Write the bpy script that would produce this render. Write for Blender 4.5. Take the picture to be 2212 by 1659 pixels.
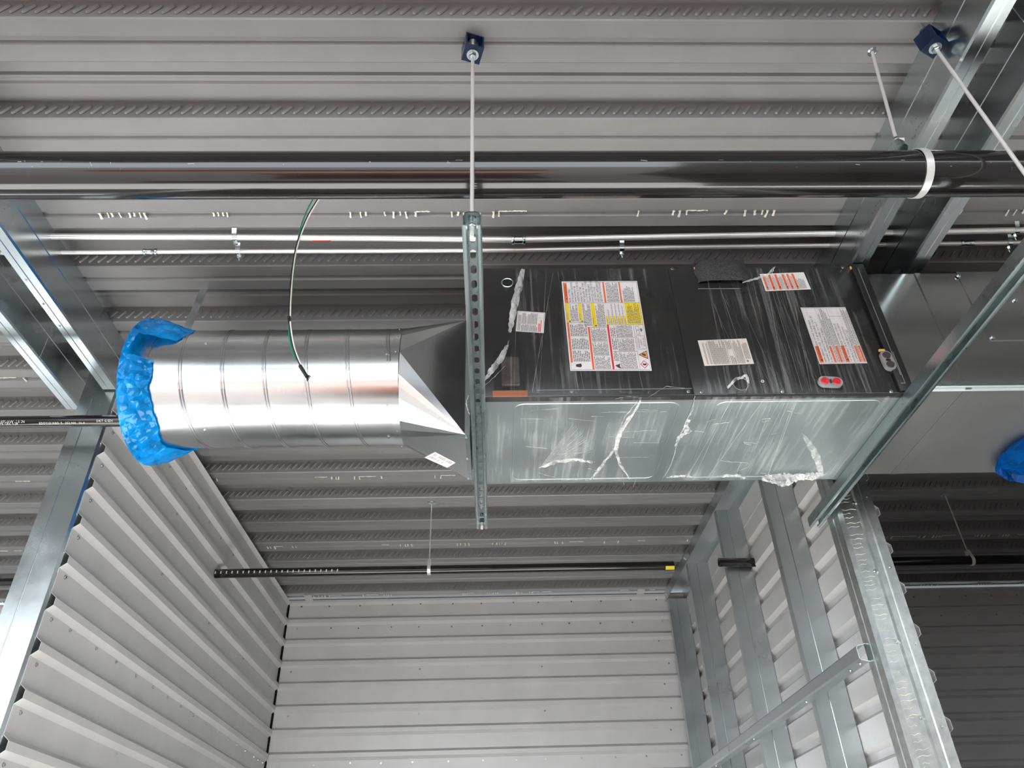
import bpy, bmesh, math, random
from mathutils import Vector, Matrix
random.seed(7)
S = bpy.context.scene
for o in list(bpy.data.objects): bpy.data.objects.remove(o)
R = math.radians

# ------------------------------------------------------------------ camera
FPX, PITCH, ROLL, YAW = 1633.2, R(35.4007), R(-1.7905), R(2.0756)
cp, sp = math.cos(PITCH), math.sin(PITCH)
FWD = Vector((math.sin(YAW)*cp, math.cos(YAW)*cp, sp))
_r = Vector((math.cos(YAW), -math.sin(YAW), 0)); _u = _r.cross(FWD)
RT = math.cos(ROLL)*_r + math.sin(ROLL)*_u
UP = -math.sin(ROLL)*_r + math.cos(ROLL)*_u
cd = bpy.data.cameras.new('camera'); cam = bpy.data.objects.new('camera', cd)
S.collection.objects.link(cam); S.camera = cam
cd.sensor_width = 36.0; cd.lens = 36.0*FPX/2212.0; cd.clip_start = 0.02; cd.clip_end = 200
cam.matrix_world = Matrix((( RT.x, UP.x, -FWD.x, 0), (RT.y, UP.y, -FWD.y, 0), (RT.z, UP.z, -FWD.z, 0), (0, 0, 0, 1)))

# ------------------------------------------------------------------ sky, sun, exposure
W = bpy.data.worlds.new('sky'); S.world = W; W.use_nodes = True
bg = W.node_tree.nodes['Background']; bg.inputs[0].default_value = (0.90, 0.95, 1.0, 1); bg.inputs[1].default_value = 5.0
sl = bpy.data.lights.new('sun', 'SUN'); sl.energy = 40.0; sl.angle = R(0.6); sl.color = (1.0, 0.985, 0.96)
sun = bpy.data.objects.new('sun', sl); S.collection.objects.link(sun)
sun.rotation_euler = Vector((0.05, 0.73, -0.68)).to_track_quat('-Z', 'Y').to_euler()
S.view_settings.view_transform = 'Standard'; S.view_settings.look = 'None'
S.view_settings.gamma = 1.0; S.view_settings.use_curve_mapping = False
S.view_settings.exposure = 0.25
S.cycles.max_bounces = 10; S.cycles.diffuse_bounces = 6; S.cycles.glossy_bounces = 6
S.cycles.transparent_max_bounces = 16
S.cycles.use_denoising = True

# ------------------------------------------------------------------ pixel helpers (points on real planes)
def ray(px, py): return RT*((px-1106)/FPX) - UP*((py-829.5)/FPX) + FWD
def pz(px, py, z): d = ray(px, py); return d*(z/d.z)
def pY(px, py, y): d = ray(px, py); return d*(y/d.y)
def pX(px, py, x): d = ray(px, py); return d*(x/d.x)

# ------------------------------------------------------------------ materials
MAT = {}
def nodes(name):
    m = bpy.data.materials.new(name); m.use_nodes = True
    nt = m.node_tree; b = nt.nodes['Principled BSDF']; MAT[name] = m
    return m, nt, b
def coords(nt, scale=(1,1,1), rot=(0,0,0)):
    tc = nt.nodes.new('ShaderNodeTexCoord'); mp = nt.nodes.new('ShaderNodeMapping')
    mp.inputs['Scale'].default_value = scale; mp.inputs['Rotation'].default_value = rot
    nt.links.new(tc.outputs['Object'], mp.inputs['Vector']); return mp.outputs['Vector']
def noise(nt, vec, scale, detail=4, rough=0.55):
    n = nt.nodes.new('ShaderNodeTexNoise'); n.inputs['Scale'].default_value = scale
    n.inputs['Detail'].default_value = detail; n.inputs['Roughness'].default_value = rough
    nt.links.new(vec, n.inputs['Vector']); return n.outputs['Fac']
def ramp(nt, fac, stops):
    r = nt.nodes.new('ShaderNodeValToRGB'); e = r.color_ramp.elements
    while len(e) < len(stops): e.new(0.5)
    for k, (p, c) in enumerate(stops):
        e[k].position = p; e[k].color = (c, c, c, 1) if isinstance(c, (int, float)) else (*c, 1)
    nt.links.new(fac, r.inputs['Fac']); return r.outputs['Color']
def bump(nt, h, b, strength=0.2, dist=0.01):
    bp = nt.nodes.new('ShaderNodeBump'); bp.inputs['Strength'].default_value = strength; bp.inputs['Distance'].default_value = dist
    nt.links.new(h, bp.inputs['Height']); nt.links.new(bp.outputs['Normal'], b.inputs['Normal'])
def plain(name, col, rough=0.5, metal=0.0, var=0.12, nscale=14, bmp=0.0, coat=0.0):
    m, nt, b = nodes(name); v = coords(nt)
    f = noise(nt, v, nscale, 5)
    lo = tuple(c*(1-var) for c in col); hi = tuple(min(1, c*(1+var)) for c in col)
    nt.links.new(ramp(nt, f, [(0.3, lo), (0.7, hi)]), b.inputs['Base Color'])
    b.inputs['Roughness'].default_value = rough; b.inputs['Metallic'].default_value = metal
    b.inputs['Coat Weight'].default_value = coat
    if bmp: bump(nt, noise(nt, v, nscale*6, 3), b, bmp, 0.002)
    return m
def galv(name, col, rough=(0.24, 0.42), scale=70, streak=None, bmp=0.05, metal=1.0, sp=0.35, var=0.12):
    m, nt, b = nodes(name); v = coords(nt)
    vo = nt.nodes.new('ShaderNodeTexVoronoi'); vo.inputs['Scale'].default_value = scale
    nt.links.new(v, vo.inputs['Vector'])
    sep = nt.nodes.new('ShaderNodeSeparateColor'); nt.links.new(vo.outputs['Color'], sep.inputs[0])
    big = noise(nt, v, 5, 5)
    mx = nt.nodes.new('ShaderNodeMath'); mx.operation = 'MULTIPLY_ADD'
    nt.links.new(sep.outputs[0], mx.inputs[0]); mx.inputs[1].default_value = sp; nt.links.new(big, mx.inputs[2])
    lo = tuple(c*(1-var) for c in col); hi = tuple(min(1, c*(1+var)) for c in col)
    nt.links.new(ramp(nt, mx.outputs[0], [(0.35, lo), (0.95, hi)]), b.inputs['Base Color'])
    nt.links.new(ramp(nt, big, [(0.3, rough[0]), (0.7, rough[1])]), b.inputs['Roughness'])
    b.inputs['Metallic'].default_value = metal
    if streak:
        s = noise(nt, coords(nt, streak), 1.0, 6, 0.6)
        bump(nt, s, b, 0.06, 0.004)
    else: bump(nt, noise(nt, v, 9, 3), b, bmp, 0.01)
    return m
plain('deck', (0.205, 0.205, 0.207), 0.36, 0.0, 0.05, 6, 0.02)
plain('concrete', (0.64, 0.635, 0.62), 0.85, 0, 0.12, 3, 0.1)
plain('clay', (0.088, 0.083, 0.080), 0.9, 0, 0.15, 2, 0.1)
plain('slurry', (0.78, 0.75, 0.66), 0.8, 0, 0.15, 60)
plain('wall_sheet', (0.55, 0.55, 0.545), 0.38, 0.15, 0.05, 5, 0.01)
galv('galv', (0.58, 0.63, 0.64), (0.20, 0.30), 120, sp=0.04, var=0.08)
galv('galv_stud', (0.58, 0.62, 0.635), (0.26, 0.36), 150, sp=0.06, var=0.10)
galv('galv_duct', (0.62, 0.63, 0.64), (0.22, 0.27), 140, (60, 3, 3), sp=0.12, var=0.06)
galv('galv_rect', (0.56, 0.57, 0.57), (0.15, 0.21), 200, (3, 3, 30), sp=0.10, var=0.06)
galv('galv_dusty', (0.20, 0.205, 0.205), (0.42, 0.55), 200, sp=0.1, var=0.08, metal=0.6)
galv('galv_tray', (0.46, 0.505, 0.515), (0.36, 0.46), 200, sp=0.12, var=0.05)
galv('zinc', (0.66, 0.72, 0.73), (0.16, 0.24), 40, sp=0.05, var=0.05)
galv('strut_metal', (0.54, 0.62, 0.625), (0.24, 0.32), 60, sp=0.08, var=0.06)
galv('bright_steel', (0.82, 0.81, 0.80), (0.30, 0.36), 10, sp=0.02, var=0.04, bmp=0.0, metal=0.55)
plain('pipe_black', (0.010, 0.009, 0.009), 0.13, 0, 0.3, 9, 0.0, 0.3)
plain('unit_black', (0.022, 0.022, 0.022), 0.24, 0.0, 0.12, 8)
plain('unit_rim', (0.016, 0.016, 0.016), 0.42, 0.0, 0.12, 8)
plain('hole_black', (0.004, 0.004, 0.004), 0.7)
plain('blue_box', (0.006, 0.016, 0.055), 0.22, 0.2, 0.2, 20)
plain('foam', (0.045, 0.045, 0.046), 0.95, 0, 0.7, 260, 0.6)
plain('yellow_foam', (0.85, 0.50, 0.13), 0.8)
plain('smoked', (0.06, 0.052, 0.048), 0.18, 0, 0.35, 30)
plain('grey_plastic', (0.28, 0.28, 0.28), 0.35)
plain('red_cap', (0.55, 0.02, 0.035), 0.35, 0, 0.2, 90)
plain('rubber', (0.010, 0.010, 0.010), 0.5)
plain('wire_black', (0.012, 0.012, 0.014), 0.4)
plain('wire_white', (0.78, 0.72, 0.66), 0.4)
plain('wire_green', (0.0, 0.22, 0.11), 0.4)
plain('reflected_orange', (0.55, 0.22, 0.13), 0.3, 0.6)  # orange reflection on the foil strip, put into its base colour
plain('label_white', (0.80, 0.77, 0.78), 0.45, 0, 0.02)
plain('label_cream', (0.80, 0.75, 0.70), 0.45, 0, 0.02)
plain('ink', (0.035, 0.033, 0.035), 0.6, 0, 0.02)
plain('ink_grey', (0.16, 0.155, 0.16), 0.6, 0, 0.02)
plain('orange_print', (0.82, 0.13, 0.025), 0.5, 0, 0.03)
plain('yellow_print', (0.86, 0.66, 0.015), 0.5, 0, 0.03)
plain('red_print', (0.70, 0.025, 0.035), 0.5, 0, 0.03)
plain('amber_print', (0.95, 0.42, 0.04), 0.5, 0, 0.03)
plain('pipe_ink', (0.62, 0.62, 0.60), 0.6, 0, 0.05)
plain('orange_paint', (0.95, 0.22, 0.05), 0.5, 0, 0.05)
plain('patch_yellow', (0.75, 0.62, 0.02), 0.6)
def film(name, col, rot, stretch, lo, hi, amin, amax, rough=0.25):
    m, nt, b = nodes(name)
    n1 = noise(nt, coords(nt, stretch, rot), 1.0, 7, 0.65); n2 = noise(nt, coords(nt), 5.0, 3)
    ad = nt.nodes.new('ShaderNodeMath'); ad.operation = 'MULTIPLY'; nt.links.new(n1, ad.inputs[0])
    a2 = ramp(nt, n2, [(0.3, 0.8), (0.7, 1.15)]); nt.links.new(a2, ad.inputs[1])
    al = ramp(nt, ad.outputs[0], [(lo, amin), (hi, amax)])
    b.inputs['Base Color'].default_value = (*col, 1); b.inputs['Roughness'].default_value = rough
    nt.links.new(al, b.inputs['Alpha']); bump(nt, n1, b, 0.25, 0.004)
    return m
film('film_front', (0.72, 0.74, 0.74), (0, R(-20), 0), (70, 1, 1.2), 0.50, 0.85, 0.005, 0.30)
film('film_tray', (0.84, 0.88, 0.88), (0, 0, R(-8)), (60, 3.0, 1), 0.48, 0.86, 0.02, 0.30)
film('film_edge', (0.86, 0.88, 0.87), (0, 0, 0), (40, 40, 12), 0.35, 0.7, 0.12, 0.85)
def blue(name, col):
    m, nt, b = nodes(name)
    tr = nt.nodes.new('ShaderNodeBsdfTranslucent'); mx = nt.nodes.new('ShaderNodeMixShader')
    v = coords(nt); f = noise(nt, v, 16, 5)
    c = ramp(nt, f, [(0.35, tuple(x*0.6 for x in col)), (0.6, col), (0.8, tuple(min(1, x*1.6+0.01) for x in col))])
    nt.links.new(c, b.inputs['Base Color']); nt.links.new(c, tr.inputs['Color'])
    b.inputs['Roughness'].default_value = 0.10
    vo = nt.nodes.new('ShaderNodeTexVoronoi'); vo.feature = 'DISTANCE_TO_EDGE'; vo.inputs['Scale'].default_value = 26; nt.links.new(v, vo.inputs['Vector'])
    bump(nt, vo.outputs['Distance'], b, 0.6, 0.02)
    mx.inputs[0].default_value = 0.35
    out = nt.nodes['Material Output']
    nt.links.new(b.outputs[0], mx.inputs[1]); nt.links.new(tr.outputs[0], mx.inputs[2]); nt.links.new(mx.outputs[0], out.inputs[0])
blue('blue_plastic', (0.0, 0.36, 0.92)); blue('blue_plastic_deep', (0.0, 0.10, 0.42))
# galvanised end post with runs of dried slurry across it
m, nt, b = nodes('galv_marked'); v = coords(nt)
base = ramp(nt, noise(nt, v, 30, 5), [(0.3, (0.52, 0.55, 0.55)), (0.7, (0.72, 0.75, 0.74))])
s = ramp(nt, noise(nt, coords(nt, (3, 3, 75)), 1.0, 2), [(0.90, 0.0), (0.95, 0.2)])
mxc = nt.nodes.new('ShaderNodeMix'); mxc.data_type = 'RGBA'
nt.links.new(s, mxc.inputs[0]); nt.links.new(base, mxc.inputs[6]); mxc.inputs[7].default_value = (0.72, 0.70, 0.62, 1)
nt.links.new(mxc.outputs[2], b.inputs['Base Color'])
nt.links.new(ramp(nt, s, [(0, 0.30), (1, 0.8)]), b.inputs['Roughness']); nt.links.new(ramp(nt, s, [(0, 1.0), (1, 0.1)]), b.inputs['Metallic'])

# ------------------------------------------------------------------ mesh builder
class Folded(list): pass
class MB:
    def __init__(s): s.v = []; s.f = []; s.mi = []; s.cur = 0
    def add(s, vs, fs):
        o = len(s.v); s.v += [tuple(p) for p in vs]
        for f in fs: s.f.append(tuple(i+o for i in f)); s.mi.append(s.cur)
        return s
    def box(s, x0, x1, y0, y1, z0, z1, M=None):
        vs = [Vector((x, y, z)) for x in (x0, x1) for y in (y0, y1) for z in (z0, z1)]
        if M: vs = [M @ p for p in vs]
        return s.add(vs, [(0,1,3,2), (4,6,7,5), (0,4,5,1), (2,3,7,6), (0,2,6,4), (1,5,7,3)])
    def sweep(s, prof, axis, a0, a1, caps=True):
        n = len(prof); vs = []
        for a in (a0, a1):
            for (p, q) in prof:
                vs.append((a, p, q) if axis == 'x' else (p, a, q) if axis == 'y' else (p, q, a))
        fs = [(i, (i+1) % n, n+(i+1) % n, n+i) for i in range(n)]
        if caps and isinstance(prof, Folded):
            for i in range(n//2-1): fs += [(i, n-1-i, n-2-i, i+1), (n+i, n+i+1, 2*n-2-i, 2*n-1-i)]
        elif caps: fs += [tuple(range(n-1, -1, -1)), tuple(range(n, 2*n))]
        return s.add(vs, fs)
    def sheet(s, prof, axis, a0, a1):
        n = len(prof); vs = []
        for a in (a0, a1):
            for (p, q) in prof:
                vs.append((a, p, q) if axis == 'x' else (p, a, q) if axis == 'y' else (p, q, a))
        return s.add(vs, [(i, i+1, n+i+1, n+i) for i in range(n-1)])
    def tube(s, pts, r, n=10, caps=True):
        pts = [Vector(p) for p in pts]; rr = r if isinstance(r, (list, tuple)) else [r]*len(pts)
        t0 = (pts[1]-pts[0]).normalized(); a = Vector((0,0,1)) if abs(t0.z) < 0.9 else Vector((1,0,0))
        u = t0.cross(a).normalized(); vs = []
        for k, p in enumerate(pts):
            t = (pts[min(k+1, len(pts)-1)]-pts[max(k-1, 0)]).normalized()
            u = (u-t*u.dot(t)).normalized(); w = t.cross(u)
            for i in range(n):
                g = 2*math.pi*i/n; vs.append(p+(u*math.cos(g)+w*math.sin(g))*rr[k])
        fs = []
        for k in range(len(pts)-1):
            for i in range(n): fs.append((k*n+i, k*n+(i+1) % n, (k+1)*n+(i+1) % n, (k+1)*n+i))
        if caps: fs += [tuple(range(n-1, -1, -1)), tuple((len(pts)-1)*n+i for i in range(n))]
        return s.add(vs, fs)
    def lathe(s, c, axis, prof, n=24, caps=False):
        # prof: (along, radius) around axis direction
        ax = Vector(axis).normalized(); a = Vector((0,0,1)) if abs(ax.z) < 0.9 else Vector((1,0,0))
        u = ax.cross(a).normalized(); w = ax.cross(u); c = Vector(c); vs = []
        for (h, r) in prof:
            for i in range(n):
                g = 2*math.pi*i/n; vs.append(c+ax*h+(u*math.cos(g)+w*math.sin(g))*r)
        fs = []
        for k in range(len(prof)-1):
            for i in range(n): fs.append((k*n+i, k*n+(i+1) % n, (k+1)*n+(i+1) % n, (k+1)*n+i))
        if caps: fs += [tuple(range(n-1, -1, -1)), tuple((len(prof)-1)*n+i for i in range(n))]
        return s.add(vs, fs)
    def poly(s, pts): return s.add(pts, [tuple(range(len(pts)))])
    def build(s, name, mat, parent=None, smooth=None, auto=40):
        me = bpy.data.meshes.new(name); me.from_pydata(s.v, [], s.f); me.validate()
        mats = mat if isinstance(mat, (list, tuple)) else [mat]
        for q in mats: me.materials.append(MAT[q])
        if len(mats) > 1:
            for p, i in zip(me.polygons, s.mi): p.material_index = i
        bm = bmesh.new(); bm.from_mesh(me); bmesh.ops.recalc_face_normals(bm, faces=bm.faces); bm.to_mesh(me); bm.free()
        if smooth is not False:
            me.polygons.foreach_set('use_smooth', [True]*len(me.polygons))
            me.set_sharp_from_angle(angle=R(auto))
        return link(name, me, parent)
def link(name, data, parent=None):
    o = bpy.data.objects.new(name, data); S.collection.objects.link(o)
    if parent is not None:
        o.parent = parent; o.matrix_parent_inverse = Matrix.Translation(-Vector(WP(parent)))
    return o
def WP(o): return ROOT.get(o.name, Vector((0, 0, 0)))
ROOT = {}
def tag(o, label, cat, group=None, kind=None):
    o['label'] = label; o['category'] = cat
    if group: o['group'] = group
    if kind: o['kind'] = kind
    return o
def empty(name, loc=(0, 0, 0)):
    o = bpy.data.objects.new(name, None); S.collection.objects.link(o); o.location = loc; o.empty_display_size = 0.05
    ROOT[o.name] = Vector(loc); return o
def struct(o): o['kind'] = 'structure'; return o
def thin(line, t):
    """closed outline of a folded sheet of thickness t along an open polyline"""
    P = [Vector(p) for p in line]; L = []; Rr = []
    for i, p in enumerate(P):
        d0 = (p-P[i-1]).normalized() if i else None; d1 = (P[i+1]-p).normalized() if i < len(P)-1 else None
        if d0 is None: nn = Vector((-d1.y, d1.x)); k = 1
        elif d1 is None: nn = Vector((-d0.y, d0.x)); k = 1
        else:
            n0 = Vector((-d0.y, d0.x)); n1 = Vector((-d1.y, d1.x)); nn = (n0+n1)
            if nn.length < 1e-6: nn = n0; k = 1
            else: nn.normalize(); k = 1/max(0.35, nn.dot(n0))
        L.append(p+nn*(t/2*k)); Rr.append(p-nn*(t/2*k))
    return Folded([tuple(p) for p in L]+[tuple(p) for p in reversed(Rr)])
def hexprism(mb, c, axis, r, h):
    return mb.lathe(c, axis, [(0, r*0.96), (0.0, r), (h*0.85, r), (h, r*0.88)], 6, True)
def share(o, parent, name, loc, rot=None):
    c = bpy.data.objects.new(name, o); S.collection.objects.link(c); c.parent = parent
    c.matrix_parent_inverse = Matrix.Translation(-ROOT.get(parent.name, Vector((0,0,0)))) if parent else Matrix()
    c.location = loc
    if rot: c.rotation_euler = rot
    return c

# ------------------------------------------------------------------ room dimensions (metres, eye height = 0)
FLOOR = -1.60
ZL, ZH = 2.000, 2.076            # deck: bottom of the low flutes, underside of the high flutes
LOWW = 0.130
def deck_y(k): return 1.412+0.3115*k if k < 0 else 1.412+0.3147*k if k <= 8 else 3.9296+0.301*(k-8)
XL, XR = -1.511, 1.303           # inner faces of the two partition walls
XRP = 1.445                      # sheet plane of the wall with exposed studs
YP, YB = 2.55, 5.56              # end posts of the partitions, rear wall
DX0, DX1 = -4.6, 5.4

fl = struct(empty('floor', (0, 0, FLOOR)))
MB().box(-7, 8, 1.2, 6.2, FLOOR-0.2, FLOOR).build('slab_inside', 'concrete', fl)
MB().box(-9, 9, -12, 1.2, FLOOR-0.2, FLOOR-0.02).build('bare_ground', 'clay', fl)
# unseen orange panel and rail, added so the metal reflects orange
struct(MB().box(-1.5, 0.35, -1.24, -1.20, FLOOR-0.02, -0.55).build('added_orange_panel', 'orange_paint'))
struct(MB().box(-2.3, 0.35, -1.24, -1.20, 0.0, 0.38).build('added_orange_rail', 'orange_paint'))

# ceiling: ribbed steel deck, one part per sheet of three flutes
ceil = struct(empty('ceiling', (0, 2, ZL)))
def flute(y):
    w, s = 0.0045, LOWW
    c = y+s/2
    return [(y-w, ZH), (y, ZL+0.004), (y+0.004, ZL), (c-0.013, ZL), (c-0.010, ZL+0.012), (c+0.006, ZL+0.012), (c+0.013, ZL),
            (y+s-0.004, ZL), (y+s, ZL+0.004), (y+s+w, ZH)]
def ridge(y0, y1):
    c = (y0+y1)/2+0.008
    return [(c-0.024, ZH), (c-0.019, ZH-0.010), (c-0.011, ZH-0.010), (c-0.006, ZH-0.003), (c+0.004, ZH-0.003), (c+0.010, ZH-0.009), (c+0.017, ZH-0.009), (c+0.022, ZH)]
def dimple(mb, x, y):
    L, wd, h = 0.0225, 0.0060, 0.0065
    a = R(52); ux, uz = math.cos(a), math.sin(a); zc = ZL+0.036
    base = []; top = []
    for i in range(10):
        g = 2*math.pi*i/10+0.3; cx = math.cos(g); cy = math.sin(g)
        e = (L-wd)*(1 if cx > 0 else -1)
        for (k, yy, out) in ((1.0, -0.0005, base), (0.55, -h, top)):
            p = e+wd*k*cx; q = wd*k*cy
            out.append((x+p*ux-q*uz, y+yy-0.0045*((p*uz+q*ux+0.036)/0.076), zc+p*uz+q*ux))
    mb.add(base+top, [(i, (i+1) % 10, 10+(i+1) % 10, 10+i) for i in range(10)]+[tuple(range(10, 20))])
def drips(mb, y, x0, x1, dens):
    x = x0
    while x < x1:
        x += random.expovariate(dens)
        if random.random() < 0.45:
            for _ in range(random.randint(1, 5)):
                x += random.uniform(0.012, 0.035); w = random.uniform(0.0016, 0.0034); l = random.uniform(0.014, 0.028)
                pts = [Vector((x+random.uniform(-.002, .002), y-0.010, ZL-0.0005)), Vector((x, y-0.002, ZL-0.0015)), Vector((x+random.uniform(-.003, .003), y-0.010+l, ZL-0.002))]
                mb.tube(pts, [w*1.5, w, w*1.5], 6)
        if random.random() < 0.25:
            l = random.uniform(0.03, 0.10); k = int(l/0.006)
            mb.tube([Vector((x+0.006*i, y-0.0105+random.uniform(-.001, .0015), ZL-0.0003)) for i in range(k+2)], [random.uniform(.0008, .0028) for i in range(k+2)], 5); x += l
k0, k1 = -8, 14
for kp in range(-8, 14, 3):
    prof = []; dm = MB()
    for k in range(kp, kp+3):
        y = deck_y(k)
        prof += flute(y); prof += ridge(y+LOWW, deck_y(k+1))
        if 0.9 < y < 5.7:
            sc = (y*0.8145+2.03*0.579); xl = max(DX0, -0.74*sc); xr = min(DX1, 0.80*sc)
            n = int((xr-xl)/0.0337)
            for i in range(n): dimple(dm, xl+i*0.0337, y-0.0008)
    prof.append((deck_y(kp+3)-0.0045, ZH))
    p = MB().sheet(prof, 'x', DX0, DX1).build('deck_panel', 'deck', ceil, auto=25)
    if dm.v: dm.build('embossments', 'deck', p)['kind'] = 'stuff'
    ysm = deck_y(kp+3)+LOWW/2      # lap in the first flute of the next sheet
    if 1.5 < ysm < 5.6:
        d = MB(); sc = ysm*0.8145+2*0.579; drips(d, ysm, -0.72*sc, 0.78*sc, 13)
        d.build('slurry_drips', 'slurry', p)['kind'] = 'stuff'
# slab on top of the deck keeps the daylight out
MB().box(DX0, DX1, deck_y(k0)-0.01, 5.9, ZH+0.012, ZH+0.15).build('slab', 'concrete', ceil)

# ------------------------------------------------------------------ corrugated wall sheets
def ribs(ztop, zbot, x0, out, off):
    """vertical profile (x, z) from the top down; ribs stand proud by out"""
    pr = []; z = off
    while z > ztop+0.2: z -= 0.15
    while z < ztop-0.15: z += 0.15
    pts = []
    zz = z+0.15
    while zz > zbot-0.2:
        # upper slope centre at zz
        pts += [(x0, zz+0.009), (x0+out, zz-0.009), (x0+out, zz-0.035), (x0, zz-0.052)]
        zz -= 0.15
    res = []
    for a, b in zip(pts[:-1], pts[1:]):
        for (p, q) in ((a, b),):
            if p[1] > ztop >= q[1]:
                t = (p[1]-ztop)/(p[1]-q[1]); res.append((p[0]+(q[0]-p[0])*t, ztop))
            if zbot < q[1] <= ztop: res.append(q)
            if q[1] <= zbot < p[1]:
                t = (p[1]-zbot)/(p[1]-q[1]); res.append((p[0]+(q[0]-p[0])*t, zbot))
    return res
def sheets(wall, axis, a0, a1, base, out, ztop, zbot, off, mat):
    """wall sheets of six ribs, lapped, each its own part"""
    z = ztop; n = 0
    while z > zbot+0.01:
        zb = max(zbot, (off-0.052-0.006) - 0.15*round((off-0.052-0.006-(z-0.9))/0.15))
        o = out*0; e = 0.0012*(n % 2)*(1 if out > 0 else -1)
        pr = [(p+e, q) for p, q in ribs(z, zb-0.012, base, out, off)]
        poly = thin(pr, 0.0011)
        if axis == 'y': MB().sweep(poly, 'y', a0, a1).build('wall_sheet', mat, wall, smooth=False)
        else: MB().sweep(poly, 'x', a0, a1).build('wall_sheet', mat, wall, smooth=False)
        z = zb; n += 1
scr = MB(); scr.lathe((0, 0, 0), (0, 0, 1), [(0, 0.0068), (0.0012, 0.0068), (0.0012, 0.0045), (0.005, 0.0042)], 8, True)
SCREW = bpy.data.meshes.new('screw'); SCREW.from_pydata(scr.v, [], scr.f); SCREW.materials.append(MAT['zinc'])
def screw(parent, p, n, s=1.0):
    o = share(SCREW, parent, 'screw', p, Vector(n).to_track_quat('Z', 'Y').to_euler()); o.scale = (s, s, s); return o

# left partition: sheet side faces us
wl = struct(empty('wall_left', (XL, 4.0, FLOOR)))
sheets(wl, 'y', YP+0.004, YB-0.02, XL, 0.022, 1.966, 0.10, 1.251, 'wall_sheet')
MB().box(XL-0.135, XL-0.004, YP+0.06, YB, FLOOR, 0.10).build('wall_core', 'galv_stud', wl)
MB().sweep(thin([(XL-0.003, 1.90), (XL-0.003, 1.985), (XL-0.138, 1.985), (XL-0.138, 1.90)], 0.0016), 'y', YP+0.05, YB).build('top_track', 'galv_stud', wl)
post = thin([(XL-0.117, YP+0.020), (XL-0.139, YP+0.020), (XL-0.139, YP), (XL-0.094, YP), (XL-0.091, YP+0.004), (XL-0.088, YP), (XL-0.012, YP), (XL-0.003, YP+0.010), (XL-0.003, YP+0.07)], 0.0022)
MB().sweep(post, 'z', FLOOR, 1.99).build('end_post', 'galv', wl, auto=20)
for yy in (3.3, 4.0, 4.7, 5.4):
    MB().sweep(thin([(XL-0.02, yy+0.03), (XL-0.003, yy+0.03), (XL-0.003, yy), (XL-0.137, yy), (XL-0.137, yy+0.03)], 0.0016), 'z', FLOOR, 1.98).build('stud', 'galv_stud', wl)
MB().sheet([(XL-0.139, FLOOR), (XL-0.139, 1.99)], 'y', YP+0.01, YB).build('back_sheet', 'wall_sheet', wl)
for i, zz in enumerate((1.795, 1.645, 1.495, 1.345, 1.195, 1.045, 0.895, 0.745, 0.595, 0.445)):
    screw(wl, (XL+0.001, YP+0.055, zz-0.012), (1, 0, 0), 1.15)
    if i in (1, 3, 6, 8):
        for yy in (3.35, 4.05, 4.72, 5.38): screw(wl, (XL+0.001, yy, zz-0.008), (1, 0, 0))
for k in range(15): screw(wl, (XL+0.002, 2.75+k*0.195+random.uniform(-.02, .02), 0.888), (1, 0, 0), 1.05)
for k in range(14): screw(wl, (XL+0.002, 2.75+k*0.205+random.uniform(-.02, .02), 1.785), (1, 0, 0), 1.05)

# rear wall
wb = struct(empty('wall_back', (0, YB, FLOOR)))
def back_sheets(root, x0, x1, mat):
    z = 1.984; n = 0
    sh = []
    while z > -0.6:
        zb = z-0.90
        pr = [(YB-(p), q) for p, q in ribs(z, zb-0.012, 0.0012*(n % 2), 0.022, 1.851)]
        MB().sweep(thin(pr, 0.0011), 'x', x0, x1).build('wall_sheet', mat, root, smooth=False)
        z = zb; n += 1
back_sheets(wb, XL+0.012, XRP, 'wall_sheet')
for z, n in ((1.945, 13), (1.778, 13), (1.478, 4), (1.178, 4), (0.880, 13)):
    for k in range(n):
        x = XL+0.10+(XR-XL-0.15)*k/(n-1)+random.uniform(-.02, .02)
        screw(wb, (x, YB-0.003, z+random.uniform(-.004, .004)), (0, -1, 0), 0.9)
for z in (1.64, 1.34, 1.04): screw(wb, (XR-0.09, YB-0.002, z), (0, -1, 0), 0.9)
MB().box(XL-0.2, DX1, YB+0.03, YB+0.10, FLOOR, 1.97).build('wall_core', 'hole_black', wb)
for xa, zt in ((1.09, 1.998), (-1.385, 1.998)):
    c = MB(); c.sweep(thin([(YB-0.024, 1.962), (YB-0.026, 1.986), (YB-0.09, ZL-0.002)], 0.0025), 'x', xa, xa+0.055)
    tag(c.build('angle_clip', 'wall_sheet'), 'small bent galvanized clip above the rear wall near the '+('exposed studs' if xa > 0 else 'ribbed side wall'), 'clip', 'clips on the rear wall')

# right partition: stud side faces us
wr = struct(empty('wall_right', (XR, 4.0, FLOOR)))
sheets(wr, 'y', YP+0.03, YB, XRP, 0.022, 1.806, 0.10, 1.251, 'wall_sheet')
MB().sweep(thin([(XR, 1.925), (XR, 1.998), (XRP-0.004, 1.998), (XRP-0.004, 1.925)], 0.0016), 'y', YP+0.03, YB-0.01).build('top_track', 'galv_stud', wr)
MB().box(XRP-0.003, XRP+0.002, YP+0.03, YB, 1.80, 2.0).build('closure_strip', 'wall_sheet', wr)
SY = (3.21, 3.975, 4.77, 5.45)
for yy in SY:
    t = 0.0018
    line = [(XR+0.018, yy+0.042), (XR, yy+0.042), (XR, yy), (XR+0.055, yy), (XR+0.058, yy+0.002), (XR+0.061, yy), (XRP-0.004, yy), (XRP-0.004, yy+0.042), (XRP-0.020, yy+0.042)]
    MB().sweep(thin(line, t), 'z', FLOOR, 1.915).build('stud', 'galv_stud', wr, auto=20)
MB().box(XRP+0.03, XRP+0.06, YP+0.1, YB, FLOOR, 0.1).build('wall_core', 'wall_sheet', wr)
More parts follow.
